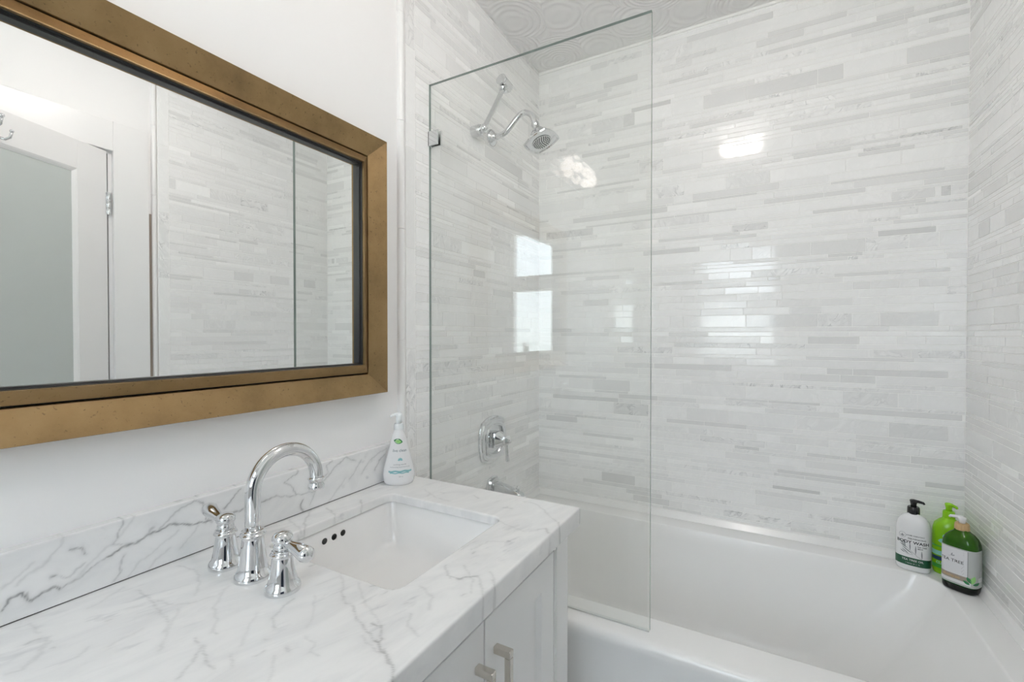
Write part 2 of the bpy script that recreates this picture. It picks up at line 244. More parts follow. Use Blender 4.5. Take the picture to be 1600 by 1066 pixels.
COUNTER_VEINS=[(1.4, 0.5, [(0.1021, 0.6411),(0.0727, 0.6586),(0.0401, 0.6953),(0.0026, 0.7334)]),(1.0, 0.5, [(0.1594, 0.7466),(0.1233, 0.7813),(0.0716, 0.8197)]),(1.0, 0.45, [(0.0411, 0.7418),(0.0704, 0.7329),(0.1129, 0.7148),(0.1452, 0.6829)]),(1.0, 0.3, [(0.1523, 0.6816),(0.1664, 0.7001),(0.1717, 0.7249)]),(1.6, 0.3, [(0.0246, 0.654),(0.1002, 0.6319),(0.1141, 0.6603)]),(1.0, 0.4, [(0.1766, 0.824),(0.1592, 0.8546),(0.1378, 0.871)]),(2.2, 0.7, [(0.5035, 0.6318),(0.512, 0.6352),(0.5138, 0.644),(0.5297, 0.6569)]),(1.0, 0.4, [(0.5035, 0.6318),(0.4824, 0.6352),(0.4593, 0.6606)]),(1.2, 0.35, [(0.5413, 0.6782),(0.5601, 0.6621),(0.5768, 0.6402)]),(1.8, 0.5, [(0.4762, 0.7198),(0.4779, 0.7281)]),(1.8, 0.4, [(0.4122, 0.9491),(0.4186, 0.9592)]),(1.6, 0.45, [(0.5077, 0.7989),(0.5125, 0.7989)]),(1.4, 0.3, [(0.1996, 0.9202),(0.1974, 0.937)]),(1.6, 0.5, [(0.2534, 0.5443),(0.2509, 0.5371)]),(1.6, 0.45, [(0.3933, 0.5439),(0.3993, 0.5497)]),(1.2, 0.3, [(0.3137, 0.5512),(0.3555, 0.5228),(0.3855, 0.4934)]),(1.2, 0.3, [(0.4274, 0.5335),(0.4299, 0.5464)]),(1.2, 0.35, [(0.4351, 1.0101),(0.4683, 1.0099),(0.5036, 0.9809),(0.5388, 0.9461),(0.561, 0.9331)]),(1.6, 0.5, [(0.561, 0.9331),(0.5738, 0.9099),(0.5864, 0.8826)]),(1.8, 0.4, [(0.4097, 0.9501),(0.4323, 0.9539)]),(2.2, 0.5, [(0.5486, 0.89),(0.5664, 0.8714)]),(1.8, 0.4, [(0.5387, 0.8763),(0.5468, 0.8889)]),(2, 0.5, [(0.5087, 0.7986),(0.514, 0.7974)]),(1.0, 0.35, [(0.5318, 0.6559),(0.5597, 0.6253),(0.5807, 0.5984)]),(1.0, 0.4, [(0.5592, 0.6602),(0.5841, 0.6257)]),(1.0, 0.4, [(0.4687, 0.6493),(0.4933, 0.627)]),(1.0, 0.3, [(0.5492, 0.6062),(0.5315, 0.6411),(0.4891, 0.6753)]),(4.0, 0.75, [(0.5838, 0.5017),(0.5783, 0.5192)]),(1.4, 0.6, [(0.525, 0.4423),(0.5535, 0.4266),(0.5736, 0.409)]),(1.6, 0.3, [(0.5016, 0.5189),(0.5183, 0.4959),(0.5452, 0.4859)]),(2.5, 0.25, [(0.4639, 0.5856),(0.5034, 0.5678),(0.5184, 0.5398)]),(2, 0.35, [(0.5406, 0.5936),(0.5447, 0.6004)]),(1.5, 0.4, [(0.4782, 0.5339),(0.4797, 0.539)]),(1.2, 0.25, [(0.4323, 0.8802),(0.4719, 0.865),(0.5164, 0.8547)]),(1.0, 0.3, [(0.16, 0.9586),(0.2265, 0.9259),(0.2747, 0.9204)]),(1.4, 0.4, [(0.3027, 0.9853),(0.3238, 0.972)]),(1.4, 0.4, [(0.2144, 0.9619),(0.2251, 0.9609)]),(1.2, 0.3, [(0.4668, 0.7336),(0.4754, 0.7779),(0.5033, 0.7935)]),(1.0, 0.45, [(0.3652, 0.5109),(0.3918, 0.493),(0.4145, 0.4902),(0.4338, 0.4753),(0.456, 0.467),(0.4828, 0.456),(0.5074, 0.4484)]),(1.8, 0.75, [(0.5026, 0.4499),(0.5152, 0.444),(0.5313, 0.4361),(0.5488, 0.4271)]),(1.2, 0.6, [(0.5488, 0.4271),(0.564, 0.4179),(0.5735, 0.4088)]),(1.1, 0.6, [(0.4688, 0.4741),(0.4861, 0.4758),(0.4967, 0.4637),(0.5087, 0.4551),(0.5112, 0.4446)]),(1.0, 0.25, [(0.3676, 0.5431),(0.4177, 0.5075),(0.4457, 0.4964),(0.48, 0.4804)]),(1.0, 0.3, [(0.5313, 0.4361),(0.519, 0.4347),(0.4777, 0.4469)]),(1.2, 0.3, [(0.0727, 0.3519),(0.1147, 0.3503),(0.153, 0.3443),(0.1924, 0.3371),(0.2099, 0.3364),(0.2325, 0.3194)]),(1.0, 0.25, [(0.1188, 0.3486),(0.1715, 0.3599),(0.1876, 0.3735)]),(1.2, 0.4, [(0.2826, 0.3331),(0.3086, 0.3287),(0.3333, 0.3043),(0.3459, 0.2828)]),(1.2, 0.4, [(0.3116, 0.3304),(0.3422, 0.3171),(0.367, 0.313)]),(1.3, 0.4, [(0.3154, 0.4607),(0.3238, 0.4321),(0.3355, 0.412),(0.3596, 0.4)]),(1.6, 0.35, [(0.3689, 0.3771),(0.3725, 0.3802)]),(1.2, 0.3, [(0.3884, 0.3509),(0.3907, 0.3632)]),(2.0, 0.35, [(0.4079, 0.3841),(0.4175, 0.3781)]),(1.3, 0.25, [(0.4119, 0.364),(0.434, 0.3454),(0.4451, 0.3348)]),(2.6, 0.45, [(0.0986, 0.2173),(0.1007, 0.2304)]),(2.2, 0.4, [(0.1388, 0.2311),(0.1403, 0.2336)]),(2.5, 0.25, [(0.1062, 0.2365),(0.141, 0.2183),(0.161, 0.1981),(0.1567, 0.1849)]),(1.6, 0.25, [(0.1957, 0.4206),(0.2329, 0.3851),(0.2706, 0.3703),(0.2912, 0.3491)]),(1.6, 0.2, [(0.2997, 0.4113),(0.3345, 0.3732),(0.3546, 0.3543)]),(1.2, 0.3, [(0.0403, 0.4241),(0.0703, 0.4305),(0.0965, 0.4299),(0.1448, 0.4097),(0.1701, 0.3894)]),(1.0, 0.2, [(0.1876, 0.3735),(0.202, 0.4072),(0.1891, 0.4344)]),(2.0, 0.2, [(0.2005, 0.2684),(0.199, 0.2914),(0.1977, 0.3096)]),(1.8, 0.25, [(0.1905, 0.2405),(0.1798, 0.2568)]),(2.2, 0.22, [(0.0406, 0.2219),(0.0433, 0.2367),(0.0843, 0.2336)]),(2.5, 0.2, [(0.069, 0.2936),(0.0585, 0.319),(0.0435, 0.3443)]),(2.0, 0.3, [(0.1264, 0.3257),(0.1304, 0.3332)]),(2.0, 0.3, [(0.1302, 0.292),(0.133, 0.2984)]),(1.6, 0.25, [(0.2712, 0.2965),(0.2291, 0.3272),(0.1872, 0.3596)]),(1.0, 0.3, [(0.2854, 0.3521),(0.3005, 0.3542)]),(1.4, 0.22, [(0.4103, 0.4093),(0.4361, 0.4057),(0.4432, 0.3924),(0.4601, 0.3909)]),(1.2, 0.2, [(0.3989, 0.4219),(0.3758, 0.4501),(0.3361, 0.4821)]),(2.2, 0.25, [(0.1562, 0.2004),(0.1544, 0.2123),(0.1185, 0.2343)]),(1.0, 0.3, [(0.3577, 0.3392),(0.3826, 0.3268)])]
DARK_TILES=[(1.037, 1.351, 2.341, 0.018, 0.62, 0),(1.355, 1.506, 2.338, 0.016, 0.7, 0.5),(0.955, 1.034, 2.341, 0.019, 0.6, 0),(0.954, 1.196, 2.404, 0.016, 0.7, 0),(1.358, 1.519, 2.219, 0.035, 0.72, 0),(1.103, 1.415, 2.175, 0.015, 0.7, 0),(1.419, 1.52, 2.172, 0.014, 0.66, 0.6),(1.161, 1.469, 2.091, 0.017, 0.7, 0),(1.032, 1.34, 1.942, 0.011, 0.6, 0),(1.344, 1.498, 1.939, 0.012, 0.7, 1),(1.099, 1.3, 1.725, 0.016, 0.62, 0),(1.3, 1.411, 1.724, 0.015, 0.66, 0),(1.286, 1.437, 1.63, 0.013, 0.42, 0),(0.971, 1.094, 1.594, 0.047, 0.75, 0),(1.1, 1.253, 1.593, 0.045, 0.74, 0),(0.958, 1.132, 1.783, 0.016, 0.66, 0),(1.132, 1.252, 1.782, 0.016, 0.66, 0),(1.218, 1.522, 1.806, 0.015, 0.75, 0),(1.164, 1.317, 1.499, 0.018, 0.7, 0),(1.322, 1.472, 1.498, 0.017, 0.8, 0.4),(0.96, 0.999, 1.493, 0.014, 0.45, 0),(1.447, 1.472, 1.759, 0.027, 0.55, 0.7),(1.322, 1.433, 1.75, 0.027, 0.85, 0.7),(0.221, 0.593, 2.09, 0.016, 0.62, 0),(0.444, 0.607, 2.245, 0.013, 0.5, 0),(0.572, 0.725, 1.958, 0.018, 0.65, 0),(0.692, 0.994, 1.837, 0.027, 0.72, 0),(0.944, 1.04, 1.783, 0.017, 0.62, 0),(0.178, 0.595, 1.805, 0.017, 0.62, 0),(0.496, 0.72, 1.634, 0.013, 0.5, 0),(0.537, 0.728, 1.494, 0.018, 0.62, 0),(0.837, 0.959, 1.694, 0.032, 0.75, 1),(0.267, 0.409, 2.217, 0.036, 0.8, 0.6),(0.979, 1.129, 0.713, 0.009, 0.38, 0),(1.193, 1.505, 1.027, 0.013, 0.66, 0),(1.378, 1.519, 0.872, 0.017, 0.62, 0),(1.26, 1.41, 0.848, 0.015, 0.66, 0),(1.415, 1.518, 0.791, 0.021, 0.58, 0),(1.229, 1.518, 0.932, 0.017, 0.72, 0),(1.22, 1.469, 1.156, 0.017, 0.68, 0.3),(1.066, 1.184, 1.128, 0.028, 0.75, 0),(1.32, 1.471, 0.975, 0.038, 0.74, 0.4),(0.963, 1.127, 1.029, 0.014, 0.68, 0),(1.167, 1.328, 0.625, 0.018, 0.7, 0.5),(0.369, 0.521, 0.964, 0.05, 0.66, 1),(0.079, 0.392, 1.0, 0.012, 0.5, 0),(0.392, 0.559, 1.02, 0.011, 0.6, 0),(0.317, 0.466, 0.652, 0.042, 0.55, 0),(0.045, 0.201, 0.893, 0.03, 0.55, 0),(0.594, 0.74, 0.928, 0.016, 0.6, 0),(0.542, 0.839, 1.158, 0.023, 0.64, 0),(0.849, 0.935, 0.849, 0.02, 0.62, 0.6),(0.273, 0.443, 1.062, 0.048, 0.7, 0),(0.731, 0.881, 2.209, 0.045, 0.7, 0),(0.321, 0.472, 2.379, 0.025, 0.6, 0),(1.039, 1.21, 1.931, 0.014, 0.62, 0)]


def st(o): o['kind'] = 'structure'; return o
# ------------------------------------------------------------------ room shell
st(G().box(-.2, 3.0, YR-.15, YB+.15, -.1, 0).build('floor', M['floor']))
st(G().box(-.2, 3.0, YR-.15, YB+.15, ZC, ZC+.1).build('ceiling', M['ceiling']))
st(G().box(-.12, 0, YR-.12, YB+.13, 0, ZC).build('wall_left', M['paint']))
st(G().box(0, W+.12, YB+.0095, YB+.13, 0, ZC).build('wall_back', M['paint']))
DY0, DY1, DZ = 0.125, 0.897, 2.068      # door opening in the right wall
XR = W+.008
g = G().box(XR, XR+.12, DY1, YB+.0095, 0, ZC).box(XR, XR+.12, YR-.12, DY0, 0, ZC).box(XR, XR+.12, DY0, DY1, DZ, ZC); st(g.build('wall_right', M['paint']))
g = G().box(0, WX0, YR-.12, YR, 0, ZC).box(WX1, XR, YR-.12, YR, 0, ZC).box(WX0, WX1, YR-.12, YR, 0, WZ0).box(WX0, WX1, YR-.12, YR, WZ1, ZC); st(g.build('wall_rear', M['paint']))
# hallway beyond the door
g = G().box(2.75, 2.85, YR-.12, YB+.13, 0, ZC).box(XR+.12, 2.75, YB, YB+.13, 0, ZC).box(XR+.12, 2.75, YR-.12, YR, 0, ZC); st(g.build('wall_hall', mat('cream_hall_paint', (.78, .72, .6), .6)))

# ------------------------------------------------------------------ mosaic tiling
HTS = [.0135, .0175, .0175, .027, .027, .047]
def make_rows():
    feats = sorted(DARK_TILES, key=lambda d: d[2]); rows = []   # rows: [z0, z1, feats]
    for f in feats:
        h = min(HTS, key=lambda a: abs(a-f[3])); z0, z1 = f[2]-h/2, f[2]+h/2
        for r in rows:
            if abs((r[0]+r[1])/2 - f[2]) < (r[1]-r[0])*.55: r[2].append(f); break
        else:
            if rows and z0 < rows[-1][1]: z0 = rows[-1][1]
            if z1-z0 < .009: z1 = z0+.011
            rows.append([z0, z1, [f]])
    out = []; z = TZ; rr = random.Random(3)
    for r in rows + [[ZC, ZC, []]]:
        gap = r[0]-z
        while gap > .009:
            if gap < .024: h = gap
            else:
                ch = [a for a in HTS if a <= gap and (gap-a > .012 or gap-a < .0005)] or [gap/2]
                h = rr.choice(ch)
            out.append([z, z+h, []]); z += h; gap = r[0]-z
        if r[1] > r[0]: out.append([z, r[1], r[2]]); z = r[1]
    return out
ROWS = make_rows()
def tile_rects(u0, u1, seed, feats=True, rows=ROWS):
    """every strip as (u0, u1, z0, z1, tint, vein)"""
    rr = random.Random(seed); out = []
    def pick(h):
        k = rr.random(); v = rr.random()
        if k < (.20 if h < .02 else .07): t = rr.uniform(.62, .82)
        elif k < .32: t = rr.uniform(.85, .94)
        else: t = rr.uniform(.95, 1.0)
        return t, (rr.uniform(.4, 1) if v < .13 else rr.uniform(0, .25))
    for z0, z1, fs in rows:
        fs = sorted([f for f in fs], key=lambda f: f[0]) if feats else []
        u = u0; h = z1-z0; segs = [(max(f[0], u0), min(f[1], u1), f) for f in fs]+[(u1, u1, None)]
        for a, b, f in segs:
            while a-u > .012:
                L = rr.choice([.152, .152, .305, .10, .23]) * rr.choice([1, 1, .5 if h > .02 else 1])
                if u == u0: L *= rr.uniform(.3, 1)
                if a-u-L < .035: L = a-u
                out.append((u, u+L, z0, z1, *pick(h))); u += L
            if f and b-u > .01: out.append((u, b, z0, z1, f[4], f[5])); u = b
    return out
def tiles_mesh(name, rects, P, parent, grout=.0016, seed=1):
    """P(u, z, d) -> world point, d = distance proud of the grout"""
    rr = random.Random(seed); v = []; f = []; col = []
    for (a, b, c, d, t, vn) in rects:
        g2 = grout/2; a += g2; b -= g2; c += g2; d -= g2
        if b-a < .004 or d-c < .004: continue
        e = .0007; n = len(v); tl = rr.gauss(0, .00009); tr = rr.gauss(0, .0001); T = .0009
        for (u, z, k) in ((a,c,-1),(b,c,-1),(b,d,-1),(a,d,-1)): v.append(P(u, z, 0))
        for (u, z, su, sz) in ((a+e,c+e,-1,-1),(b-e,c+e,1,-1),(b-e,d-e,1,1),(a+e,d-e,-1,1)): v.append(P(u, z, T+sz*tl+su*tr))
        f += [(n+4,n+5,n+6,n+7),(n,n+1,n+5,n+4),(n+1,n+2,n+6,n+5),(n+2,n+3,n+7,n+6),(n+3,n,n+4,n+7)]
        tt = .56+.44*t; col += [(tt, rr.random(), vn, 1)]*8
    o = mk(name, v, f, M['tile'], parent); ca = o.data.color_attributes.new('tile', 'FLOAT_COLOR', 'POINT')
    ca.data.foreach_set('color', np.array(col, dtype=np.float32).ravel()); return o
TD = .0008
for nm, u0, u1, sd, P, gb in (
    ('tiling_back', .008, 1.512, 11, lambda u, z, d: (u, YB-d+TD, z), (0, W, YB+TD, YB+.0095)),
    ('tiling_left', 1.102, YB, 23, lambda u, z, d: (.008+d-TD, u, z), None),
    ('tiling_right', 1.102, YB, 37, lambda u, z, d: (1.512-d+TD, u, z), None)):
    rc = tile_rects(u0, u1, sd, nm == 'tiling_back')
    base = bpy.data.objects[{'tiling_back': 'wall_back', 'tiling_left': 'wall_left', 'tiling_right': 'wall_right'}[nm]]
    if nm == 'tiling_back': G().box(0.0, W+.008, YB+TD, YB+.0095, TZ-.03, ZC).build('grout_bed', M['grout'], base)
    elif nm == 'tiling_left': G().box(0, .008-TD, 1.057, YB+TD, TZ-.03, ZC).build('grout_bed', M['grout'], base)
    else: G().box(1.512+TD, XR, 1.057, YB+TD, TZ-.03, ZC).build('grout_bed', M['grout'], base)
    tiles_mesh('mosaic_tiling', rc, P, base, seed=sd)
    if nm != 'tiling_back':   # marble border strip up the outer edge
        rr = random.Random(sd); bd = []; z = .02
        while z < ZC-.01:
            L = min(.305, ZC-z); bd.append((1.058, 1.1015, z, z+L, rr.choice([.75, .85, .95, 1, 1]), rr.choice([.1, .2, .9]))); z += L
        tiles_mesh('marble_border', bd, P, base, seed=sd+1)
# pencil trims (white glazed quarter rounds in short lengths)
def pencil(x0, sx, y0, y1, name):
    g = G(); z = 0.0; zs = [0, .31, .63, .949, 1.2694, 1.5981, 1.9178, 2.237, ZC]
    for a, b in zip(zs, zs[1:]):
        r = (y1-y0)/2; rings = []
        for z in (a+.0006, b-.0006):
            rings.append([Vector((x0+sx*(.004+.010*math.sin(PI*k/10)), (y0+y1)/2-r*math.cos(PI*k/10), z)) for k in range(11)] + [Vector((x0, y1, z)), Vector((x0, y0, z))])
        g.loft(rings)
    return st(g.build(name, M['trim_paint'], auto=50))
pencil(0, 1, 1.030, 1.055, 'trim_1'); pencil(XR, -1, 1.036, 1.0565, 'trim_2')
# grey-white caulk cove where tiling meets tub, and paint line at ceiling
st(G().loft([[Vector(p) for p in r] for r in (((.008,YB+TD,RIM),(.008,YB-.030,RIM),(.008,YB-.012,RIM+.021),(.008,YB+TD,RIM+.025)),((1.512,YB+TD,RIM),(1.512,YB-.030,RIM),(1.512,YB-.012,RIM+.021),(1.512,YB+TD,RIM+.025)))]).build('trim_3', M['acrylic'], bevel=.003))
st(G().loft([[Vector(p) for p in r] for r in (((1.513,1.12,RIM),(1.492,1.12,RIM),(1.502,1.12,RIM+.02),(1.513,1.12,RIM+.024)),((1.513,YB,RIM),(1.492,YB,RIM),(1.502,YB,RIM+.02),(1.513,YB,RIM+.024)))]).build('trim_4', M['acrylic'], bevel=.002))
st(G().loft([[Vector(p) for p in r] for r in (((.007,1.12,RIM),(.028,1.12,RIM),(.018,1.12,RIM+.02),(.007,1.12,RIM+.024)),((.007,YB,RIM),(.028,YB,RIM),(.018,YB,RIM+.02),(.007,YB,RIM+.024)))]).build('trim_5', M['acrylic'], bevel=.002))
st(G().box(.008, 1.512, YB-.004, YB, ZC-.010, ZC).build('trim_6', M['grout']))

# door casing
st(G().box(XR-.020, XR, DY1-.004, 1.021, 0, 2.19).box(XR-.020, XR, .005, DY0+.004, 0, 2.19).box(XR-.020, XR, DY0+.004, DY1-.004, DZ-.004, 2.19).build('trim_7', M['trim_paint'], bevel=.0025))
st(G().box(XR+.001, XR+.12, DY1-.016, DY1, 0, DZ-.0).box(XR+.001, XR+.12, DY0, DY0+.016, 0, DZ).box(XR+.001, XR+.12, DY0+.016, DY1-.016, DZ-.016, DZ).build('trim_8', M['trim_paint']))
st(G().box(XR-.006, XR, 1.0225, 1.0355, 0, 1.83).build('trim_9', M['gap_shade']))  # brown strip coloured in for the shade of the gap beside the casing
st(G().box(0, .014, YR, -.08, 0, .1).build('baseboard_left', M['trim_paint'])); st(G().box(.014, W, YR, YR+.014, 0, .1).build('baseboard_rear', M['trim_paint']))
# door leaf, ajar, hinged near the tub
LW, LH, LT = .762, 2.05, .035
door = empty('door_1', (XR-.004, DY1-.0215, .01), kind='structure')
ang = math.radians(22)
door.rotation_euler = (0, 0, -ang)
# local frame: leaf extends along -y from the hinge, thickness towards +x
g = G(); sw = .118
g.box(0, LT, -sw, 0, 0, LH).box(0, LT, -LW, -LW+sw, 0, LH).box(0, LT, -LW+sw, -sw, LH-.115, LH).box(0, LT, -LW+sw, -sw, 0, .24); g.build('door_frame', M['trim_paint'], door, bevel=.001)
g = G(); b = .013
y0, y1, z0, z1 = -LW+sw, -sw, .24, LH-.115
def rec(x, d): return [Vector((x, y0+d, z0+d)), Vector((x, y1-d, z0+d)), Vector((x, y1-d, z1-d)), Vector((x, y0+d, z1-d))]
g.loft([rec(.001, 0), rec(.003, .004), rec(.010, b), rec(.018, b), rec(.018, 0)], False, False); g.build('glazing_bead', M['trim_paint'], door)
G().box(.0115, .017, y0, y1, z0, z1).build('frosted_pane', M['frost'], door)
for zc in (1.83, .25):
    h = G()
    for k in range(3): h.lathe([(.0062, 0), (.0070, .002), (.0070, .029), (.0062, .031)], 16, Matrix.Translation((-.006, .004, zc-.048+.032*k)))
    h.box(-.0035, .0, -.002, .008, zc-.048, zc+.048); h.box(-.0030, -.0002, -.006, .002, zc-.045, zc+.045)
    h.build('hinge', M['chrome'], door, auto=40)
# robe hook on the door
hk = empty('robe_hook', door.matrix_basis @ Vector((-.0, -.395, 1.965)), -ang, 'small chrome double robe hook on the white door, seen in the mirror', 'hook')
g = G(); g.box(-.006, 0, -.020, .020, -.028, .030); g.build('back_plate', M['chrome'], hk, bevel=.003)
G().tube([(-.004, .004, .022), (-.02, .006, .016), (-.03, .008, .024), (-.034, .009, .048)], .0045, 14).ball((-.034, .009, .052), .0075, 14).build('upper_prong', M['chrome'], hk, True)
for s in (-1, 1):
    G().tube([(-.004, s*.004, -.008), (-.018, s*.012, -.020), (-.030, s*.020, -.024), (-.042, s*.026, -.016), (-.046, s*.028, .004)], .0045, 14).ball((-.046, s*.028, .006), .006, 14).build('lower_prong', M['chrome'], hk, True)

# window behind the photographer
win = empty('window_1', ((WX0+WX1)/2, YR, WZ0), kind='structure')
def wloc(g): 
    for p in g.v: p -= Vector(((WX0+WX1)/2, YR, WZ0))
    return g
wloc(G().box(WX0, WX0+.03, YR-.10, YR-.04, WZ0, WZ1).box(WX1-.03, WX1, YR-.10, YR-.04, WZ0, WZ1).box(WX0+.03, WX1-.03, YR-.10, YR-.04, WZ0, WZ0+.03).box(WX0+.03, WX1-.03, YR-.10, YR-.04, WZ1-.03, WZ1).box(WX0+.03, WX1-.03, YR-.10, YR-.03, 1.655, 1.785)).build('window_frame', M['trim_paint'], win)
for a, b in ((WZ0+.03, 1.655), (1.785, WZ1-.03)): wloc(G().box(WX0+.03, WX1-.03, YR-.075, YR-.071, a, b)).build('pane', M['pane'], win)
wloc(G().box(WX0-.04, WX1+.04, YR-.04, YR+.05, WZ0-.025, WZ0)).build('window_sill', M['trim_paint'], win, bevel=.004)
wloc(G().box(WX0-.10, WX0, YR, YR+.018, WZ0, WZ1+.10).box(WX1, WX1+.17, YR, YR+.018, WZ0, WZ1+.10).box(WX0, WX1, YR, YR+.018, WZ1, WZ1+.10)).build('window_casing', M['trim_paint'], win, bevel=.003)
# plant on the sill
pp = empty('potted_grass', (.86, YR+.0, WZ0), 0, 'small pot of dark grass on the window sill, seen only as a reflection', 'plant')
G().lathe([(.030, 0), (.034, .004), (.040, .05), (.041, .055), (.037, .055), (.035, .045)], 28).build('pot', M['pot'], pp, True)
G().lathe([(.0345, .046), (.030, .050)], 24).build('soil', M['soil'], pp)
g = G(); rr = random.Random(4)
for k in range(70):
    a = rr.uniform(0, 2*PI); r0 = rr.uniform(0, .028); hgt = rr.uniform(.05, .11); ln = rr.uniform(.01, .05); p0 = Vector((r0*math.cos(a), r0*math.sin(a), .045)); dd = Vector((math.cos(a), math.sin(a), 0)); sd = Vector((-dd.y, dd.x, 0))*.0014
    p1 = p0+dd*ln*.4+Vector((0,0,hgt*.6)); p2 = p0+dd*ln+Vector((0,0,hgt)); n = len(g.v)
    g.add([p0-sd, p0+sd, p1+sd, p1-sd, p2, p0+dd*.001, p1+dd*.001], [(0,1,2,3),(3,2,4),(5,0,3,6),(1,5,6,2),(6,3,4),(2,6,4)])
g.build('grass_blades', M['leaf'], pp)['kind'] = 'stuff'

# ------------------------------------------------------------------ marble counter and backsplash
def vein_field(P2, veins, warp=.0011):
    x, y = P2[:, 0].copy(), P2[:, 1].copy()
    wx = x + warp*(np.sin(y*230+x*60)+.6*np.sin(y*510-x*330+1.7)); wy = y + warp*(np.sin(x*210-y*90+.6)+.6*np.sin(x*470+y*390))
    out = np.zeros(len(x))
    for wd, k, pts in veins:
        wd = wd*.00072+.00045
        for i in range(len(pts)-1):
            ax, ay = pts[i]; bx, by = pts[i+1]; dx, dy = bx-ax, by-ay; L2 = dx*dx+dy*dy+1e-12
            sel = np.where((wx > min(ax, bx)-.015) & (wx < max(ax, bx)+.015) & (wy > min(ay, by)-.015) & (wy < max(ay, by)+.015))[0]
            if len(sel) == 0: continue
            t = np.clip(((wx[sel]-ax)*dx+(wy[sel]-ay)*dy)/L2, 0, 1); d = np.hypot(wx[sel]-ax-t*dx, wy[sel]-ay-t*dy)
            out[sel] = np.maximum(out[sel], k*(.82*np.exp(-(d/wd)**2)+.16*np.exp(-(d/(wd*4.0))**2)))
    return out
def set_vein(o, vals):
    a = o.data.attributes.new('vein', 'FLOAT', 'POINT'); a.data.foreach_set('value', np.asarray(vals, dtype=np.float32))
KX1, KY0, KY1, KZ0, KZ = .571, -.05, 1.0407, .828, .868
SX0, SX1, SY0, SY1, SR = .100, .4405, .552, .893, .022
def sd_rr(x, y, x0, x1, y0, y1, r):
    cx, cy, hx, hy = (x0+x1)/2, (y0+y1)/2, (x1-x0)/2-r, (y1-y0)/2-r
    qx, qy = np.abs(x-cx)-hx, np.abs(y-cy)-hy
    d = np.hypot(np.maximum(qx, 0), np.maximum(qy, 0))+np.minimum(np.maximum(qx, qy), 0)-r
    sx, sy = np.sign(x-cx), np.sign(y-cy); o = (qx > 0) & (qy > 0); l = np.hypot(qx, qy)+1e-9
    nx = np.where(o, qx/l, (qx > qy)*1.0)*sx; ny = np.where(o, qy/l, (qx <= qy)*1.0)*sy
    return d, nx, ny
def countertop():
    e = .004; st_ = .0028
    xs = np.linspace(.0, KX1-e, int(KX1/st_)); ys = np.linspace(KY0, KY1-e, int((KY1-KY0)/st_))
    X, Y = np.meshgrid(xs, ys, indexing='ij'); nx_, ny_ = X.shape; idx = np.arange(nx_*ny_).reshape(nx_, ny_)
    x, y = X.ravel(), Y.ravel(); d, ux, uy = sd_rr(x, y, SX0-e, SX1+e, SY0-e, SY1+e, SR+e)
    dm = d.reshape(nx_, ny_); keep = ~((dm[:-1,:-1] < 0) & (dm[1:,:-1] < 0) & (dm[1:,1:] < 0) & (dm[:-1,1:] < 0))
    ins = d < 0; x = np.where(ins, x-ux*d, x); y = np.where(ins, y-uy*d, y)
    q = np.stack([idx[:-1,:-1], idx[1:,:-1], idx[1:,1:], idx[:-1,1:]], -1)[keep]
    used = np.unique(q); remap = -np.ones(nx_*ny_, int); remap[used] = np.arange(len(used)); q = remap[q]
    V = np.stack([x[used], y[used], np.full(len(used), KZ)], -1)
    bm = bmesh.new(); vs = [bm.verts.new(v) for v in V]
    for f in q.tolist():
        if len(set(f)) == 4:
            bm.faces.new([vs[i] for i in f])
    bm.verts.ensure_lookup_table(); bd = [ed for ed in bm.edges if ed.is_boundary]
    cur = {v: v for ed in bd for v in ed.verts}; nrm = {}
    for v in cur:
        dd, a, b = sd_rr(np.array([v.co.x]), np.array([v.co.y]), SX0-e, SX1+e, SY0-e, SY1+e, SR+e)
        if abs(dd[0]) < .002: nrm[v] = Vector((-a[0], -b[0], 0))
        else:
            n = Vector((0, 0, 0))
            if v.co.x > KX1-e-1e-4: n.x = 1
            if v.co.x < 1e-4: n.x = 0
            if v.co.y > KY1-e-1e-4: n.y = 1
            nrm[v] = n
    base = {v: v.co.copy() for v in cur}
    for off, dz in ((e*.38, e*.08), (e*.71, e*.29), (e*.92, e*.62), (e, e), (e, .019), (e, KZ-KZ0)):
        nw = {v: bm.verts.new(base[v]+nrm[v]*off-Vector((0, 0, .020 if (dz > .02 and nrm[v].length > 0 and SX0-.01 < base[v].x < SX1+.01 and SY0-.01 < base[v].y < SY1+.01) else min(dz, KZ-KZ0)))) for v in base}
        for ed in bd:
            a, b = ed.verts; bm.faces.new((cur[a], cur[b], nw[b], nw[a]))
        cur = nw
    bmesh.ops.recalc_face_normals(bm, faces=bm.faces)
    me = bpy.data.meshes.new('countertop'); bm.to_mesh(me); bm.free()
    for p in me.polygons: p.use_smooth = True
    me.materials.append(M['slab']); o = link(bpy.data.objects.new('countertop', me))
    co = np.empty(len(me.vertices)*3); me.vertices.foreach_get('co', co); co = co.reshape(-1, 3)
    P2 = co[:, :2].copy(); P2[:, 0] += (co[:, 2]-KZ)*.25; P2[:, 1] -= (co[:, 2]-KZ)*.35
    set_vein(o, vein_field(P2, COUNTER_VEINS)*.72); return o
ct = countertop(); tag(ct, 'white grey-veined marble countertop on the vanity, cut out for the sink', 'countertop')
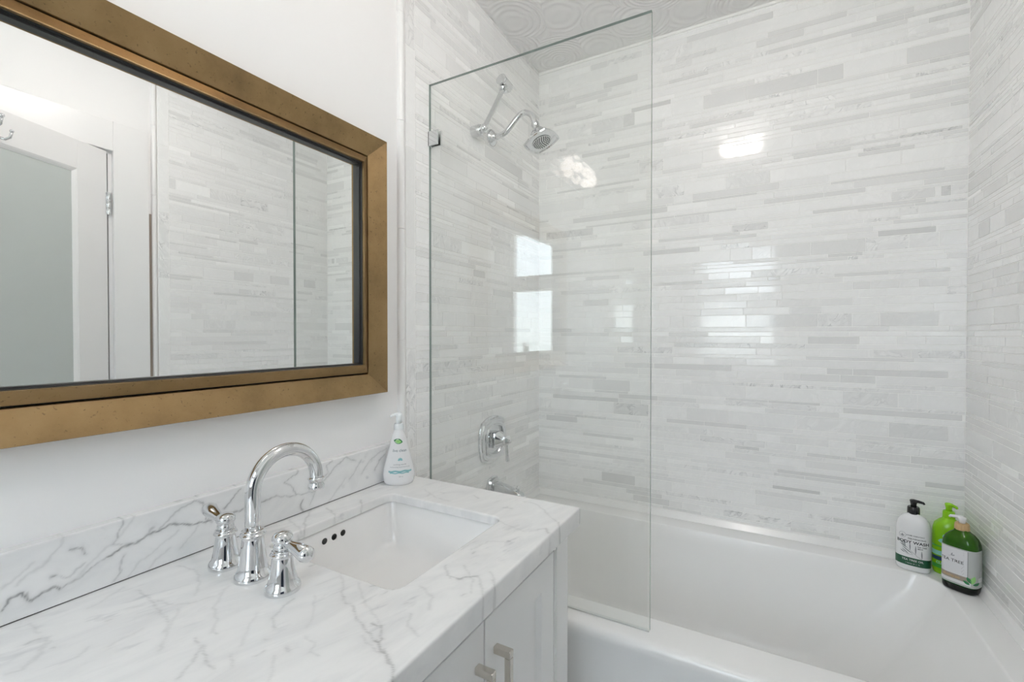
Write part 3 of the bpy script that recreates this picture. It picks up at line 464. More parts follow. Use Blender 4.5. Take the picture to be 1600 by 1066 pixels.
def backsplash():
    y0, y1, z0, z1, T, e = KY0, .995, KZ+.0022, .972, .020, .0025
    ys = np.linspace(y0, y1, 420); prof = [(T, z0)]+[(T, z) for z in np.linspace(z0+.002, z1-e, 46)]+[(T-e*.3, z1-e*.3), (T-e, z1), (0.0005, z1), (0.0005, z0)]
    n = len(prof); V = [(px, y, pz) for y in ys for px, pz in prof]; Fc = []
    for i in range(len(ys)-1):
        for k in range(n):
            j = (k+1) % n; Fc.append((i*n+k, (i+1)*n+k, (i+1)*n+j, i*n+j))
    Fc.append(tuple(range(n))); Fc.append(tuple((len(ys)-1)*n+k for k in reversed(range(n))))
    o = mk('backsplash', V, Fc, M['slab']); fix(o); co = np.array(V); P2 = np.stack([co[:, 1], co[:, 2]-(T-co[:, 0])*.5], -1)
    set_vein(o, vein_field(P2, SPLASH_VEINS)*.95); return o
bs_ = backsplash(); G().box(.001, .0188, KY0, .994, KZ+.0002, KZ+.0022).build('seam', mat('dark_seam_caulk', (.10, .095, .085), .8), bs_)
tag(bs_, 'long low marble backsplash strip with dark grey veins, along the wall below the mirror', 'backsplash')

# ------------------------------------------------------------------ sink
sk = empty('sink', ((SX0+SX1)/2, (SY0+SY1)/2, KZ-.020), 0, 'white rectangular undermount sink sunk in the marble countertop', 'sink')
ox, oy = sk.location.x, sk.location.y
a, b = (SX1-SX0)/2, (SY1-SY0)/2
def sr(da, z, r): return rrect(-a-da, a+da, -b-da, b+da, r, z, 10)
G().loft([sr(.02, -.0015, .035), sr(.004, -.0015, .025), sr(.003, -.004, .025), sr(-.001, -.06, .03), sr(-.006, -.095, .035), sr(-.016, -.110, .04), sr(-.04, -.117, .04), sr(-.14, -.121, .025)], False, True).loft([sr(.02, -.0015, .035), sr(.02, -.012, .035), sr(.014, -.02, .04), sr(.008, -.10, .045), sr(-.03, -.129, .05), sr(-.14, -.133, .025)], False, True).build('basin', M['porcelain'], sk, auto=40)
for yy in (.691, .717, .742):
    G().lathe([(.0012, 0), (.0070, .0001), (.0070, .0006), (.0012, .0008)], 20, axis_m((-a-.0014, yy-oy, -.028), (1, 0, 0))).build('overflow_hole', M['black_hole'], sk, True)
G().lathe([(.0001, .0), (.022, .0), (.024, .002), (.022, .004), (.016, .003), (.015, .006), (.0001, .008)], 28, Matrix.Translation((0, 0, -.1215))).build('drain', M['chrome'], sk, True)

# ------------------------------------------------------------------ faucet
FY = .468
fa = empty('faucet', (.197, FY, KZ), 0, 'polished chrome high-arc faucet with two lever handles, at the near end of the sink', 'faucet')
bell = lambda R, h: [(R, 0), (R*1.0, .004), (R*.985, .0075), (R*.90, .0115), (R*.80, .015), (R*.765, .022), (R*.70, h*.42), (R*.62, h*.68), (R*.575, h*.82), (R*.56, h*.86), (R*.66, h*.875), (R*.70, h*.90), (R*.66, h*.925), (R*.56, h*.94), (R*.56, h*.955), (R*.60, h*.965), (R*.60, h*.985), (R*.50, h)]
G().lathe(bell(.0295, .082), 40).build('spout_base', M['chrome'], fa, True)
Rr = .063; pa = [(0, 0, .078), (0, 0, .10), (0, 0, .13)]+[(0, Rr-Rr*math.cos(t*PI/24), .141+Rr*math.sin(t*PI/24)) for t in range(25)]+[(0, 2*Rr, .136)]
G().tube(pa, .0122, 28).build('spout', M['chrome'], fa, True)
G().lathe([(.0122, 0), (.0155, .001), (.0160, .003), (.0140, .005), (.0130, .009), (.0130, .012), (.0150, .015), (.0155, .020), (.0145, .0225), (.010, .0225)], 28, axis_m((0, 2*Rr, .138), (0, 0, -1))).build('aerator', M['chrome'], fa, True)
for px, dr, dz in ((.115-.197, -1, .012), (.277-.197, 1, -.008)):
    h = G().lathe(bell(.0275, .066), 36, Matrix.Translation((px, 0, 0)))
    ho = h.build('handle', M['chrome'], fa, True)
    G().lathe([(.008, .060), (.0125, .067), (.0140, .071), (.0130, .0745), (.0120, .076), (.0140, .078), (.0158, .082), (.0155, .087), (.0125, .0915), (.0065, .0945), (.0005, .0955)], 28, Matrix.Translation((px, 0, 0))).build('finial', M['chrome'], ho, True)
    L = .056 if dr < 0 else .062
    G().tube([(px, 0, .077), (px+dr*.014, 0, .078+dz*.1), (px+dr*.024, 0, .079+dz*.3), (px+dr*.040, 0, .079+dz*.6), (px+dr*(L-.006), 0, .079+dz), (px+dr*(L+.002), 0, .079+dz), (px+dr*(L+.006), 0, .079+dz)],
             [.0065, .0064, .0080, .0108, .0130, .0115, .004], 22).build('lever', M['chrome'], ho, True)

# ------------------------------------------------------------------ vanity cabinet
vc = empty('vanity_cabinet', (.27, .49, 0), 0, 'white vanity cabinet with recessed-panel doors and square pulls, under the marble countertop', 'cabinet')
def vl(g):
    for p in g.v: p -= Vector((.27, .49, 0))
    return g
FX = .545; VY0, VY1 = -.04, 1.026; DT = .7955
openings = [(.6575, .943), (.372, .6535)]
g = G().box(0.002, FX-.022, VY1-.018, VY1, .0, .8275).box(.002, FX-.022, VY0, VY0+.018, 0, .8275).box(.002, FX-.022, VY0+.018, VY1-.018, .10, .118).box(.02, .03, VY0+.018, VY1-.018, .118, .8)
vl(g).build('carcass', M['cabinet'], vc)
g = G().box(FX-.022, FX, .9465, VY1, .0, .8275).box(FX-.022, FX, VY0, .3685, .0, .8275).box(FX-.022, FX, .3685, .9465, .0, .10)\
  .box(FX-.022, FX, .3685, .9465, DT+.003, .8275).box(FX-.022, FX-.010, .640, .670, .10, DT+.003)
vl(g).build('face_frame', M['cabinet'], vc, bevel=.001)
vl(G().box(FX, FX+.002, .9505, .9535, .103, DT).box(FX, FX+.002, .957, .9585, .103, .8275)).build('bead', M['cabinet'], vc)
for k, (d0, d1) in enumerate(openings):
    z0, z1 = .103, DT
    def ring(i, x): return [Vector((x, d0+i, z0+i)), Vector((x, d1-i, z0+i)), Vector((x, d1-i, z1-i)), Vector((x, d0+i, z1-i))]
    s_ = .062
    do = vl(G().loft([ring(.001, FX-.018), ring(0, FX-.017), ring(0, FX-.001), ring(.001, FX), ring(s_, FX), ring(s_+.008, FX-.011), ring(s_+.010, FX-.011)])).build('door', M['cabinet'], vc)
    yh = .690 if k == 0 else .6315; t = .0065
    hz0, hz1 = .585, .735
    g = G().box(FX, FX+.034, yh-t, yh+t, hz1-.013, hz1).box(FX, FX+.034, yh-t, yh+t, hz0, hz0+.013).box(FX+.022, FX+.034, yh-t+.0005, yh+t-.0005, hz0+.013, hz1-.013)
    vl(g).build('pull_handle', M['nickel'], do, bevel=.0015)

# ------------------------------------------------------------------ mirror
mi = empty('wall_mirror', (0, .554, 1.124), 0, 'large rectangular mirror in a wide bronze frame on the white wall above the vanity', 'mirror')
MY0, MY1, MZ0, MZ1 = .112, .9435, 1.124, 1.8115
def mr_(i, x): return [Vector((x, MY0+i-.554, MZ0+i-1.124)), Vector((x, MY1-i-.554, MZ0+i-1.124)), Vector((x, MY1-i-.554, MZ1-i-1.124)), Vector((x, MY0+i-.554, MZ1-i-1.124))]
G().loft([mr_(.002, .0006), mr_(0, .002), mr_(0, .044), mr_(.0010, .0455), mr_(.052, .027), mr_(.053, .0255), mr_(.053, .003)], False, False).build('outer_frame', M['bronze'], mi)
G().box(.0012, .012, MY0+.04-.554, MY1-.04-.554, .04, MZ1-MZ0-.04).build('backing_board', M['rubber'], mi)
G().loft([mr_(.0565, .0125), mr_(.0565, .027), mr_(.058, .028), mr_(.077, .041), mr_(.079, .041), mr_(.079, .0345)], False, False).build('inner_frame', M['bronze'], mi)
G().loft([mr_(.0785, .0345), mr_(.0800, .0345), mr_(.0800, .027), mr_(.0835, .027), mr_(.0835, .0205), mr_(.0835, .0125)], False, False).build('frame_lip', M['dark_bronze'], mi)
G().box(.0125, .018, MY0+.06-.554, MY1-.06-.554, .06, MZ1-MZ0-.06).build('mirror_glass', M['mirror'], mi)

# ------------------------------------------------------------------ bathtub
tb = empty('bathtub', (.76, 1.55, 0), 0, 'white alcove bathtub with a smooth apron, along the tiled back wall', 'bathtub')
def tr_(x0, x1, y0, y1, r, z): return [p-Vector((.76, 1.55, 0)) for p in rrect(x0, x1, y0, y1, r, z, 12)]
X0, X1, Y0, Y1 = .0095, 1.5105, 1.118, YB-.001
g = G().loft([tr_(X0, X1, Y0+.012, Y1, .002, 0), tr_(X0, X1, Y0+.010, Y1, .002, .45), tr_(X0, X1, Y0+.004, Y1, .002, .495), tr_(X0, X1, Y0, Y1, .002, .510), tr_(X0, X1, Y0+.0008, Y1, .002, .5215), tr_(X0, X1, Y0+.0035, Y1, .003, .5285), tr_(X0+.001, X1-.001, Y0+.008, Y1-.001, .004, .5325), tr_(X0+.002, X1-.002, Y0+.016, Y1-.002, .006, .5346), tr_(X0+.004, X1-.004, Y0+.024, Y1-.004, .01, RIM),
    tr_(.094, 1.430, 1.230, 1.874, .075, RIM), tr_(.0965, 1.4275, 1.2325, 1.8715, .073, RIM-.0006), tr_(.0985, 1.4255, 1.2345, 1.8695, .072, RIM-.0026), tr_(.0998, 1.4240, 1.2360, 1.8682, .072, RIM-.006), tr_(.108, 1.408, 1.244, 1.860, .075, RIM-.05),
    tr_(.135, 1.30, 1.262, 1.836, .11, .33), tr_(.155, 1.21, 1.275, 1.822, .13, .22), tr_(.18, 1.16, 1.295, 1.80, .14, .175), tr_(.23, 1.10, 1.34, 1.755, .13, .158), tr_(.40, .90, 1.45, 1.65, .08, .155)], True, True)
g.build('tub_shell', M['acrylic'], tb, auto=60)
G().lathe([(.0001, 0), (.03, 0), (.033, .003), (.028, .006), (.0001, .007)], 28, Matrix.Translation((.32-.76, 0, .156))).build('drain', M['chrome'], tb, True)
G().lathe([(.0001, .010), (.03, .010), (.036, .006), (.038, 0)], 28, axis_m((.122-.76, 0, .40), (1, 0, .15))).build('overflow_plate', M['chrome'], tb, True)

# ------------------------------------------------------------------ glass screen
GY = 1.1725; GX1 = .707; GZ1 = 2.083; GZ0 = RIM+.004
gs = empty('glass_shower_screen', (.36, GY, RIM), 0, 'fixed clear frameless glass bath screen standing on the front rim of the tub', 'shower screen')
g = G(); g.box(.0085-.36, GX1-.36, -.005, .005, GZ0-RIM, GZ1-RIM)
gp = g.build('glass_panel', M['glass'], gs); gp.data.materials.append(M['glass_edge'])
for p in gp.data.polygons:
    if abs(p.normal.y) < .5 and p.normal.z > -.5: p.material_index = 1
G().box(.0085-.36, GX1-.361, -.004, .004, .0005, .0038).build('bottom_seal', mat('clear_vinyl_seal', (.7, .71, .7), .3), gs)
g = G()
for s in (-1, 1): g.box(.0085-.36, .047-.36, min(s*.0056, s*.0105), max(s*.0056, s*.0105), 1.886-RIM, 1.932-RIM)
g.box(.0085-.36, .0125-.36, -.0105, .0105, 1.886-RIM, 1.932-RIM).build('wall_clamp', M['chrome'], gs, bevel=.0012)

# ------------------------------------------------------------------ shower head on its arm
sh = empty('shower_fixture', (.0085, 1.548, 2.055), 0, 'chrome shower head with a bowed square face, on a curved arm from the tiled wall', 'shower head')
G().lathe([(.032, 0), (.033, .002), (.031, .006), (.022, .014), (.015, .020), (.013, .024)], 36, axis_m((0, 0, 0), (1, 0, 0))).build('wall_flange', M['chrome'], sh, True)
def bez(P, n=28):
    out = []; P = [Vector(p) for p in P]; P = [P[0]*2-P[1]]+P+[P[-1]*2-P[-2]]
    for i in range(1, len(P)-2):
        for k in range(8):
            t = k/8; a, b, c, d = P[i-1], P[i], P[i+1], P[i+2]
            out.append(.5*((2*b)+(c-a)*t+(2*a-5*b+4*c-d)*t*t+(3*b-a-3*c+d)*t**3))
    out.append(P[-2]); return out
G().tube(bez([(0, 0, 0), (.028, 0, 0), (.062, 0, .008), (.092, 0, .032), (.120, 0, .056), (.146, 0, .065), (.172, .001, .052), (.184, .002, .032), (.188, .003, .015)]), .0105, 24).build('arm', M['chrome'], sh, True)
D = Vector((.368, -.053, -.928)).normalized(); E1 = Vector((.1497, .9887, .0029)); E2 = D.cross(E1).normalized(); E1 = E2.cross(D)
Q = Matrix.Translation((.188, .003, .017)) @ Matrix((E1, E2, D)).transposed().to_4x4()
hd = G().lathe([(.0135, 0), (.0155, .002), (.0155, .012), (.0125, .015), (.0145, .02), (.017, .026), (.0185, .030)], 28, Q).build('swivel_collar', M['chrome'], sh, True)
def bowed(a, z, bow, n=10):
    out = []
    for k in range(4):
        an = PI/4+k*PI/2; p = Vector((math.cos(an), math.sin(an)))*a*math.sqrt(2); nx = an+PI/2; p2 = Vector((math.cos(nx), math.sin(nx)))*a*math.sqrt(2); m = Vector((math.cos(an+PI/4), math.sin(an+PI/4)))
        for i in range(n):
            t = i/n; q2 = p.lerp(p2, t)+m*bow*4*t*(1-t); out.append(Q @ Vector((q2.x, q2.y, z)))
    return out
G().loft([bowed(.011, .028, .005), bowed(.019, .034, .006), bowed(.027, .046, .008), bowed(.032, .060, .010), bowed(.038, .070, .009), bowed(.0495, .078, .009), bowed(.050, .081, .009), bowed(.0485, .0845, .009), bowed(.044, .0855, .008), bowed(.0425, .0830, .008)]).build('head', M['chrome'], sh, auto=30)
fp = G().lathe([(.0001, .0835), (.034, .0835), (.036, .0845), (.035, .0862), (.0001, .0866)], 32, Q).build('spray_plate', mat('brushed_spray_plate', (.66, .68, .68), .25, 1), sh, auto=40)
g = G()
for r_, n_ in ((.030, 22), (.0235, 17), (.017, 12), (.010, 7), (.004, 3)):
    for k in range(n_):
        an = 2*PI*k/n_; g.lathe([(.0018, .0855), (.0016, .0885), (.0005, .0890)], 7, Q @ Matrix.Translation((r_*math.cos(an), r_*math.sin(an), 0)))
g.build('nozzles', mat('dark_rubber_nozzle', (.03, .03, .035), .5), fp)['kind'] = 'stuff'

# swivel bar beside it
sb = empty('swivel_shower_bar', (.0085, 1.4165, 2.028), 0, 'chrome jointed bar on the tiled wall, rising beside the curved shower arm', 'shower bar')
p0, p1 = Vector((.050, 0, .004)), Vector((.055, .130, .205))
G().lathe([(.019, 0), (.0205, .002), (.0205, .034), (.019, .038), (.014, .040)], 28, axis_m((0, 0, 0), (1, 0, 0))).ball((.048, 0, .002), .0165, 22).build('wall_swivel', M['chrome'], sb, auto=40)
G().tube([p0, p0.lerp(p1, .5), p1], .0092, 20).build('rod', M['chrome'], sb, auto=40)
dd = (p1-p0).normalized()
G().lathe([(.012, 0), (.0165, .004), (.0165, .022), (.012, .026)], 24, axis_m(p1-dd*.012, dd)).lathe([(.0165, -.032), (.0205, -.029), (.0205, .016), (.018, .019)], 28, axis_m(p1+dd*.026+Vector((0, .008, 0)), Vector((.05, .93, -.2)))).build('upper_swivel', M['chrome'], sb, auto=40)
G().lathe([(.0170, -.0410), (.0215, -.0400), (.0215, -.0345), (.0170, -.0335)], 28, axis_m(p1+dd*.026+Vector((0, .008, 0)), Vector((.05, .93, -.2)))).build('end_cap', M['chrome'], sb, auto=40)
G().lathe([(.009, .041), (.0125, .043), (.0125, .056), (.009, .058)], 24, axis_m((0, 0, 0), (1, 0, 0))).build('joint_ring', M['chrome'], sb, auto=40)

# ------------------------------------------------------------------ valve trim
va_ = empty('shower_valve', (.0085, 1.548, .872), 0, 'chrome bowed square shower valve plate with a lever handle, on the tiled wall', 'shower valve')
Q = axis_m((0, 0, 0), (1, 0, 0))
def bw(ay, az, x, bow, n=12):
    out = []; c = [(ay, az), (-ay, az), (-ay, -az), (ay, -az)]
    for k in range(4):
        p, p2 = Vector(c[k]), Vector(c[(k+1) % 4]); m = ((p+p2)/2).normalized()
        for i in range(n):
            t = i/n; q2 = p.lerp(p2, t)+m*bow*4*t*(1-t); out.append(Vector((x, q2.x, q2.y)))
    return out
G().loft([bw(.078, .072, 0, .018), bw(.080, .074, .003, .018), bw(.079, .073, .008, .018), bw(.073, .067, .010, .017), bw(.071, .065, .014, .017), bw(.064, .058, .017, .016), bw(.054, .049, .017, .014), bw(.052, .047, .021, .014), bw(.048, .043, .021, .013), bw(.046, .041, .012, .012)]).build('escutcheon', M['chrome'], va_, auto=25)
hb = G().loft([bw(.027, .027, .011, .005), bw(.029, .029, .018, .005), bw(.027, .027, .034, .005), bw(.019, .019, .048, .004), bw(.013, .013, .058, .003), bw(.017, .017, .062, .003), bw(.016, .016, .072, .003), bw(.011, .011, .078, .002), bw(.007, .007, .086, .001)]).build('handle_hub', M['chrome'], va_, auto=25)
def rb(x, hy, hx, z): return [Vector((x-hx, -hy, z)), Vector((x+hx, -hy, z)), Vector((x+hx, hy, z)), Vector((x-hx, hy, z))]
G().loft([rb(.068, .0045, .0045, -.012), rb(.069, .0045, .004, -.03), rb(.071, .006, .004, -.055), rb(.073, .0080, .0045, -.078), rb(.073, .0075, .004, -.080)]).build('lever', M['chrome'], va_, bevel=.0015)

# tub spout
ts = empty('tub_spout', (.0085, 1.550, .680), 0, 'chrome tub spout with a stepped wall flange, low on the tiled wall behind the counter', 'tub spout')
G().loft([bw(.034, .034, 0, .009), bw(.035, .035, .005, .009), bw(.031, .031, .008, .008), bw(.029, .029, .016, .007), bw(.024, .024, .018, .006)]).build('flange', M['chrome'], ts, auto=30)
def sp_r(x, z, hy, hz): return bw2(x, z, hy, hz)
def bw2(x, zc, hy, hz):
    return [Vector((x, hy*math.copysign(abs(math.cos(t))**.5, math.cos(t)), zc+hz*math.copysign(abs(math.sin(t))**.5, math.sin(t)))) for t in [2*PI*k/32+.001 for k in range(32)]]
G().loft([bw2(.010, 0, .021, .024), bw2(.035, .002, .0195, .021), bw2(.065, .0, .0185, .018), bw2(.095, -.006, .018, .016), bw2(.122, -.014, .0185, .016), bw2(.134, -.018, .018, .016), bw2(.138, -.020, .015, .013)]).build('spout_body', M['chrome'], ts, auto=40)
G().lathe([(.005, 0), (.0045, .008), (.0075, .011), (.0085, .016), (.007, .021), (.001, .0235)], 20, Matrix.Translation((.118, 0, .0))).build('diverter_knob', M['chrome'], ts, True)

# ------------------------------------------------------------------ bottles
def sq(t, e): return math.copysign(abs(t)**e, t)
class Bottle:
    def __init__(s, name, loc, rz, prof, e, label):
        """prof: list of (z, half width, half depth); e: squareness exponent"""
        s.prof = prof; s.e = e; s.o = empty(name, loc, rz, label, 'bottle')
        s.cache = {}
    def ab(s, z):
        P = s.prof
        for (z0, a0, b0), (z1, a1, b1) in zip(P, P[1:]):
            if z <= z1: 
                t = (z-z0)/(z1-z0) if z1 > z0 else 0; t = max(0, t); return a0+(a1-a0)*t, b0+(b1-b0)*t
        return P[-1][1], P[-1][2]
    def pt(s, ang, z, off=0):
        a, b = s.ab(z); return Vector(((a+off)*sq(math.cos(ang), s.e), (b+off)*sq(math.sin(ang), s.e), z))
    def surf(s, u, z, off=.0004, ref=None):
        """u: distance along the surface from the front middle (front is -y)"""
        key = round(z if ref is None else ref, 4)
        if key not in s.cache:
            ts = [-PI/2+PI*k/180 for k in range(-180, 181)]; ps = [s.pt(t, key) for t in ts]; L = [0.0]
            for i in range(1, len(ps)): L.append(L[-1]+(ps[i]-ps[i-1]).length)
            m = L[180]; s.cache[key] = ([l-m for l in L], ts)
        L, ts = s.cache[key]; t = float(np.interp(u, L, ts)); return s.pt(t, z, off)
    def body(s, m, name='bottle_body', n=56, parent=None):
        rings = [[Vector((a*sq(math.cos(2*PI*k/n), s.e), b*sq(math.sin(2*PI*k/n), s.e), z)) for k in range(n)] for z, a, b in s.prof]
        return G().loft(rings).build(name, m, parent or s.o, auto=50)
    def patch(s, name, u0, u1, z0, z1, m, parent, off=.0003, f=None, nu=28, nz=6, ref=None):
        g = G(); v = []; fc = []
        for i in range(nz+1):
            for k in range(nu+1):
                tu, tz = k/nu, i/nz; u = u0+(u1-u0)*tu; z = z0+(z1-z0)*tz
                if f: z = z + f(tu)*(1)
                v.append(s.surf(u, z, off, ref))
        for i in range(nz):
            for k in range(nu): j = i*(nu+1)+k; fc.append((j, j+1, j+nu+2, j+nu+1))
        return mk(name, v, fc, m, parent, True)
    def wrap(s, name, V2, F, m, parent, off=.0007, ref=None):
        return mk(name, [s.surf(x, z, off, ref) for x, z in V2], F, m, parent)
    def text(s, name, txt, size, u, z, m, parent, align='CENTER', off=.0008, bold=0.0, xs=1.0, ref=None):
        cu = bpy.data.curves.new(name, 'FONT'); cu.body = txt; cu.size = size; cu.align_x = align; cu.offset = bold; cu.resolution_u = 3
        to = bpy.data.objects.new(name, cu); COL.objects.link(to); dg = bpy.context.evaluated_depsgraph_get()
        me = bpy.data.meshes.new_from_object(to.evaluated_get(dg)); bpy.data.objects.remove(to)
        V2 = [(u+v.co.x*xs, z+v.co.y) for v in me.vertices]; Fs = [tuple(p.vertices) for p in me.polygons]
        return s.wrap(name, V2, Fs, m, parent, off, ref)
def blob(pts):
    return pts, [tuple(range(len(pts)))]
def leaf2(x, z, L, wd, a, n=8):
    d = Vector((math.cos(a), math.sin(a))); nn = Vector((-d.y, d.x)); up = []; dn = []
    for k in range(n+1):
        t = k/n; h = wd*math.sin(PI*t)**.8 if 0 < t < 1 else 0; p = Vector((x, z))+d*L*t; up.append(tuple(p+nn*h)); dn.append(tuple(p-nn*h))
    pts = up + dn[1:-1][::-1]; return pts, [tuple(range(len(pts)))]
def stroke(pts, wd):
    V = []; Fs = []
    for i in range(len(pts)):
        p = Vector(pts[i]); t = (Vector(pts[min(i+1, len(pts)-1)])-Vector(pts[max(i-1, 0)])).normalized(); nn = Vector((-t.y, t.x)); V += [tuple(p+nn*wd/2), tuple(p-nn*wd/2)]
    for i in range(len(pts)-1): Fs.append((2*i, 2*i+1, 2*i+3, 2*i+2))
    return V, Fs
def merge(lst):
    V = []; Fs = []
    for v, f in lst: n = len(V); V += list(v); Fs += [tuple(i+n for i in q) for q in f]
    return V, Fs
M['p_white'] = mat('glossy_white_plastic', (.84, .84, .85), .22); M['p_black'] = mat('glossy_black_plastic', (.012, .012, .014), .18)
M['p_green'] = mat('lime_green_plastic', (.27, .60, .008), .22); M['ink'] = mat('black_ink', (.04, .045, .05), .5); M['ink_grey'] = mat('grey_ink', (.30, .31, .33), .5)
M['band'] = mat('dark_green_print', (.012, .085, .04), .35); M['paper'] = mat('white_label_paper', (.74, .74, .76), .45); M['paper_grey'] = mat('grey_label_paper', (.47, .49, .48), .45)
M['taupe'] = mat('taupe_print', (.36, .31, .26), .45); M['bamboo'] = mat('bamboo_collar', (.56, .38, .18), .5); M['p_clear'] = mat('translucent_white_plastic', (.82, .85, .86), .2)
q = N(M['bamboo']); c = q.n('TexCoord').outputs['Object']; nn_ = q.n('TexNoise', {'Vector': q.n('Mapping', {'Vector': c, 'Scale': (300.0, 300.0, 12.0)}).outputs[0], 'Scale': 3.0}).outputs[0]; q.l(q.ramp(nn_, [(.3, (.46, .30, .14)), (.7, (.64, .45, .23))]), q.b.inputs[0])
M['dk_green'] = mat('dark_green_translucent_plastic', (.02, .115, .01), .09, 0, Specular_IOR_Level=.35)
q = N(M['dk_green']); c = q.n('TexCoord').outputs['Object']; zz = q.n('SeparateXYZ', {0: c}).outputs[2]
# near black at the foot, brighter green towards the top
q.l(q.ramp(zz, [(.0, (.003, .004, .004)), (.020, (.003, .006, .004)), (.024, (.004, .095, .012)), (.10, (.010, .085, .005)), (.19, (.035, .11, .002))]), q.b.inputs[0])
M['teal'] = mat('teal_print', (.25, .52, .55), .5); M['leaf_green'] = mat('leaf_green_print', (.03, .22, .08), .4); M['lt_leaf'] = mat('light_leaf_print', (.30, .62, .20), .4); M['navy'] = mat('navy_print', (.02, .06, .12), .4); M['aqua'] = mat('pale_aqua_print', (.35, .72, .62), .4); M['mid_green'] = mat('mid_green_print', (.06, .42, .05), .35)

def pump(parent_o, z, m_col, m_head, yaw, collar_r=.0155, collar_h=.022, head_w=.030, neck=.012):
    """collar, stem and nozzle head; returns nothing"""
    co = G().lathe([(collar_r*.98, z), (collar_r, z+.001), (collar_r*.96, z+collar_h-.003), (collar_r*.86, z+collar_h), (.006, z+collar_h)], 32).build('pump_collar', m_col, parent_o, auto=40)
    zt = z+collar_h
    st_o = G().lathe([(.0075, zt-.001), (.0075, zt+neck*.6), (.0085, zt+neck), (.0100, zt+neck+.007), (.0085, zt+neck+.009), (.001, zt+neck+.009)], 24).build('pump_stem', m_head, parent_o, True)
    dx, dy = math.cos(yaw), math.sin(yaw); zz = zt+neck+.005
    G().tube([(-dx*.008, -dy*.008, zz+.001), (0, 0, zz+.001), (dx*head_w*.5, dy*head_w*.5, zz), (dx*head_w*.9, dy*head_w*.9, zz-.002), (dx*head_w, dy*head_w, zz-.006)], [.0035, .0055, .0045, .0038, .0030], 16).build('pump_nozzle', m_head, parent_o, True)

# white body wash with black pump
B = Bottle('body_wash_bottle', (1.370, 1.901, RIM), math.radians(-14), [(0, .036, .022), (.002, .0395, .026), (.008, .0425, .0295), (.02, .0435, .030), (.120, .0435, .030), (.140, .0425, .0295), (.155, .0385, .028), (.166, .031, .025), (.173, .022, .020), (.177, .0155, .0155), (.182, .0145, .0145)], .80,
           'white body wash bottle with a black pump and dark green band, on the tub')
bo = B.body(M['p_white']); pump(B.o, .178, M['p_black'], M['p_black'], math.radians(8), .0160, .022, .026)
lb = B.patch('green_band', -.052, .052, .020, .045, M['band'], bo, nu=40)
z_ = .113; B.text('lettering', 'HOME ESSENTIALS', .0052, .006, z_, M['ink'], bo, bold=.00005); B.text('lettering', 'REJUVENATING', .0062, .010, z_-.010, M['ink'], bo, bold=.0001); B.text('lettering', 'BODY WASH', .0125, .000, z_-.0235, M['ink'], bo, bold=.00035, xs=1.08)
B.text('lettering', 'TEA TREE', .0055, .022, z_-.032, M['ink'], bo, bold=.0001); B.text('lettering', 'MINT', .0055, .018, z_-.038, M['ink'], bo, bold=.0001)
B.text('lettering', 'TEA TREE OIL', .0082, 0, .0345, M['paper'], bo, bold=.0001, xs=1.05); B.text('lettering', '+ hemp oil  |  1L', .0052, 0, .0255, M['paper'], bo)
ring_ = [(-.025+.0085*math.cos(2*PI*k/24), .113+.0085*math.sin(2*PI*k/24)) for k in range(25)]
V2, F2 = merge([stroke(ring_, .0008), leaf2(-.025, .108, .009, .0018, PI/2), leaf2(-.025, .108, .007, .0014, PI/2+.8), leaf2(-.025, .108, .007, .0014, PI/2-.8)]); B.wrap('round_emblem', V2, F2, M['ink_grey'], bo)
sp_ = [stroke([(.022, .046), (.010, .053), (.007, .057), (-.006, .068), (-.018, .079), (-.026, .087)], .0009), stroke([(.001, .056), (-.013, .055), (-.022, .061)], .0008)]
for (x, z, L, a) in ((.022, .046, .026, 92), (.007, .057, .029, 90), (-.006, .068, .023, 92), (-.017, .078, .021, 106), (-.019, .079, .024, 127), (.001, .058, .033, 146), (-.014, .074, .021, 147), (-.009, .056, .022, 142), (-.019, .058, .013, 150)): sp_.append(leaf2(x, z, L, .0016, math.radians(a)))
V2, F2 = merge(sp_); B.wrap('leaf_sprig', V2, F2, mat('soft_grey_ink', (.26, .28, .29), .5), bo)

# lime green bottle between the other two
B = Bottle('shampoo_bottle', (1.4585, 1.917, RIM), math.radians(-10), [(0, .034, .021), (.003, .036, .025), (.012, .0385, .028), (.115, .0385, .028), (.14, .0375, .027), (.155, .034, .025), (.166, .024, .020), (.172, .0165, .0165), (.176, .0145, .0145)], .85,
           'bright lime green pump bottle standing half hidden behind the dark green bottle')
bo = B.body(M['p_green']); pump(B.o, .173, M['p_green'], M['p_green'], math.radians(-35), .0150, .024, .022, .014)
B.patch('printed_band', -.048, .048, .044, .056, M['navy'], bo); B.patch('printed_band', -.048, .048, .060, .074, M['aqua'], bo); B.patch('printed_band', -.048, .048, .020, .032, M['mid_green'], bo)
V2, F2 = merge([leaf2(-.026, .105, .022, .007, .2), leaf2(-.006, .112, .018, .006, 2.0)]); B.wrap('leaf_emblem', V2, F2, M['aqua'], bo)
B.text('lettering', 'CLEAR', .010, -.016, .034, M['aqua'], bo, bold=.0003)
B.patch('printed_band', -.048, .048, .086, .090, M['mid_green'], bo)

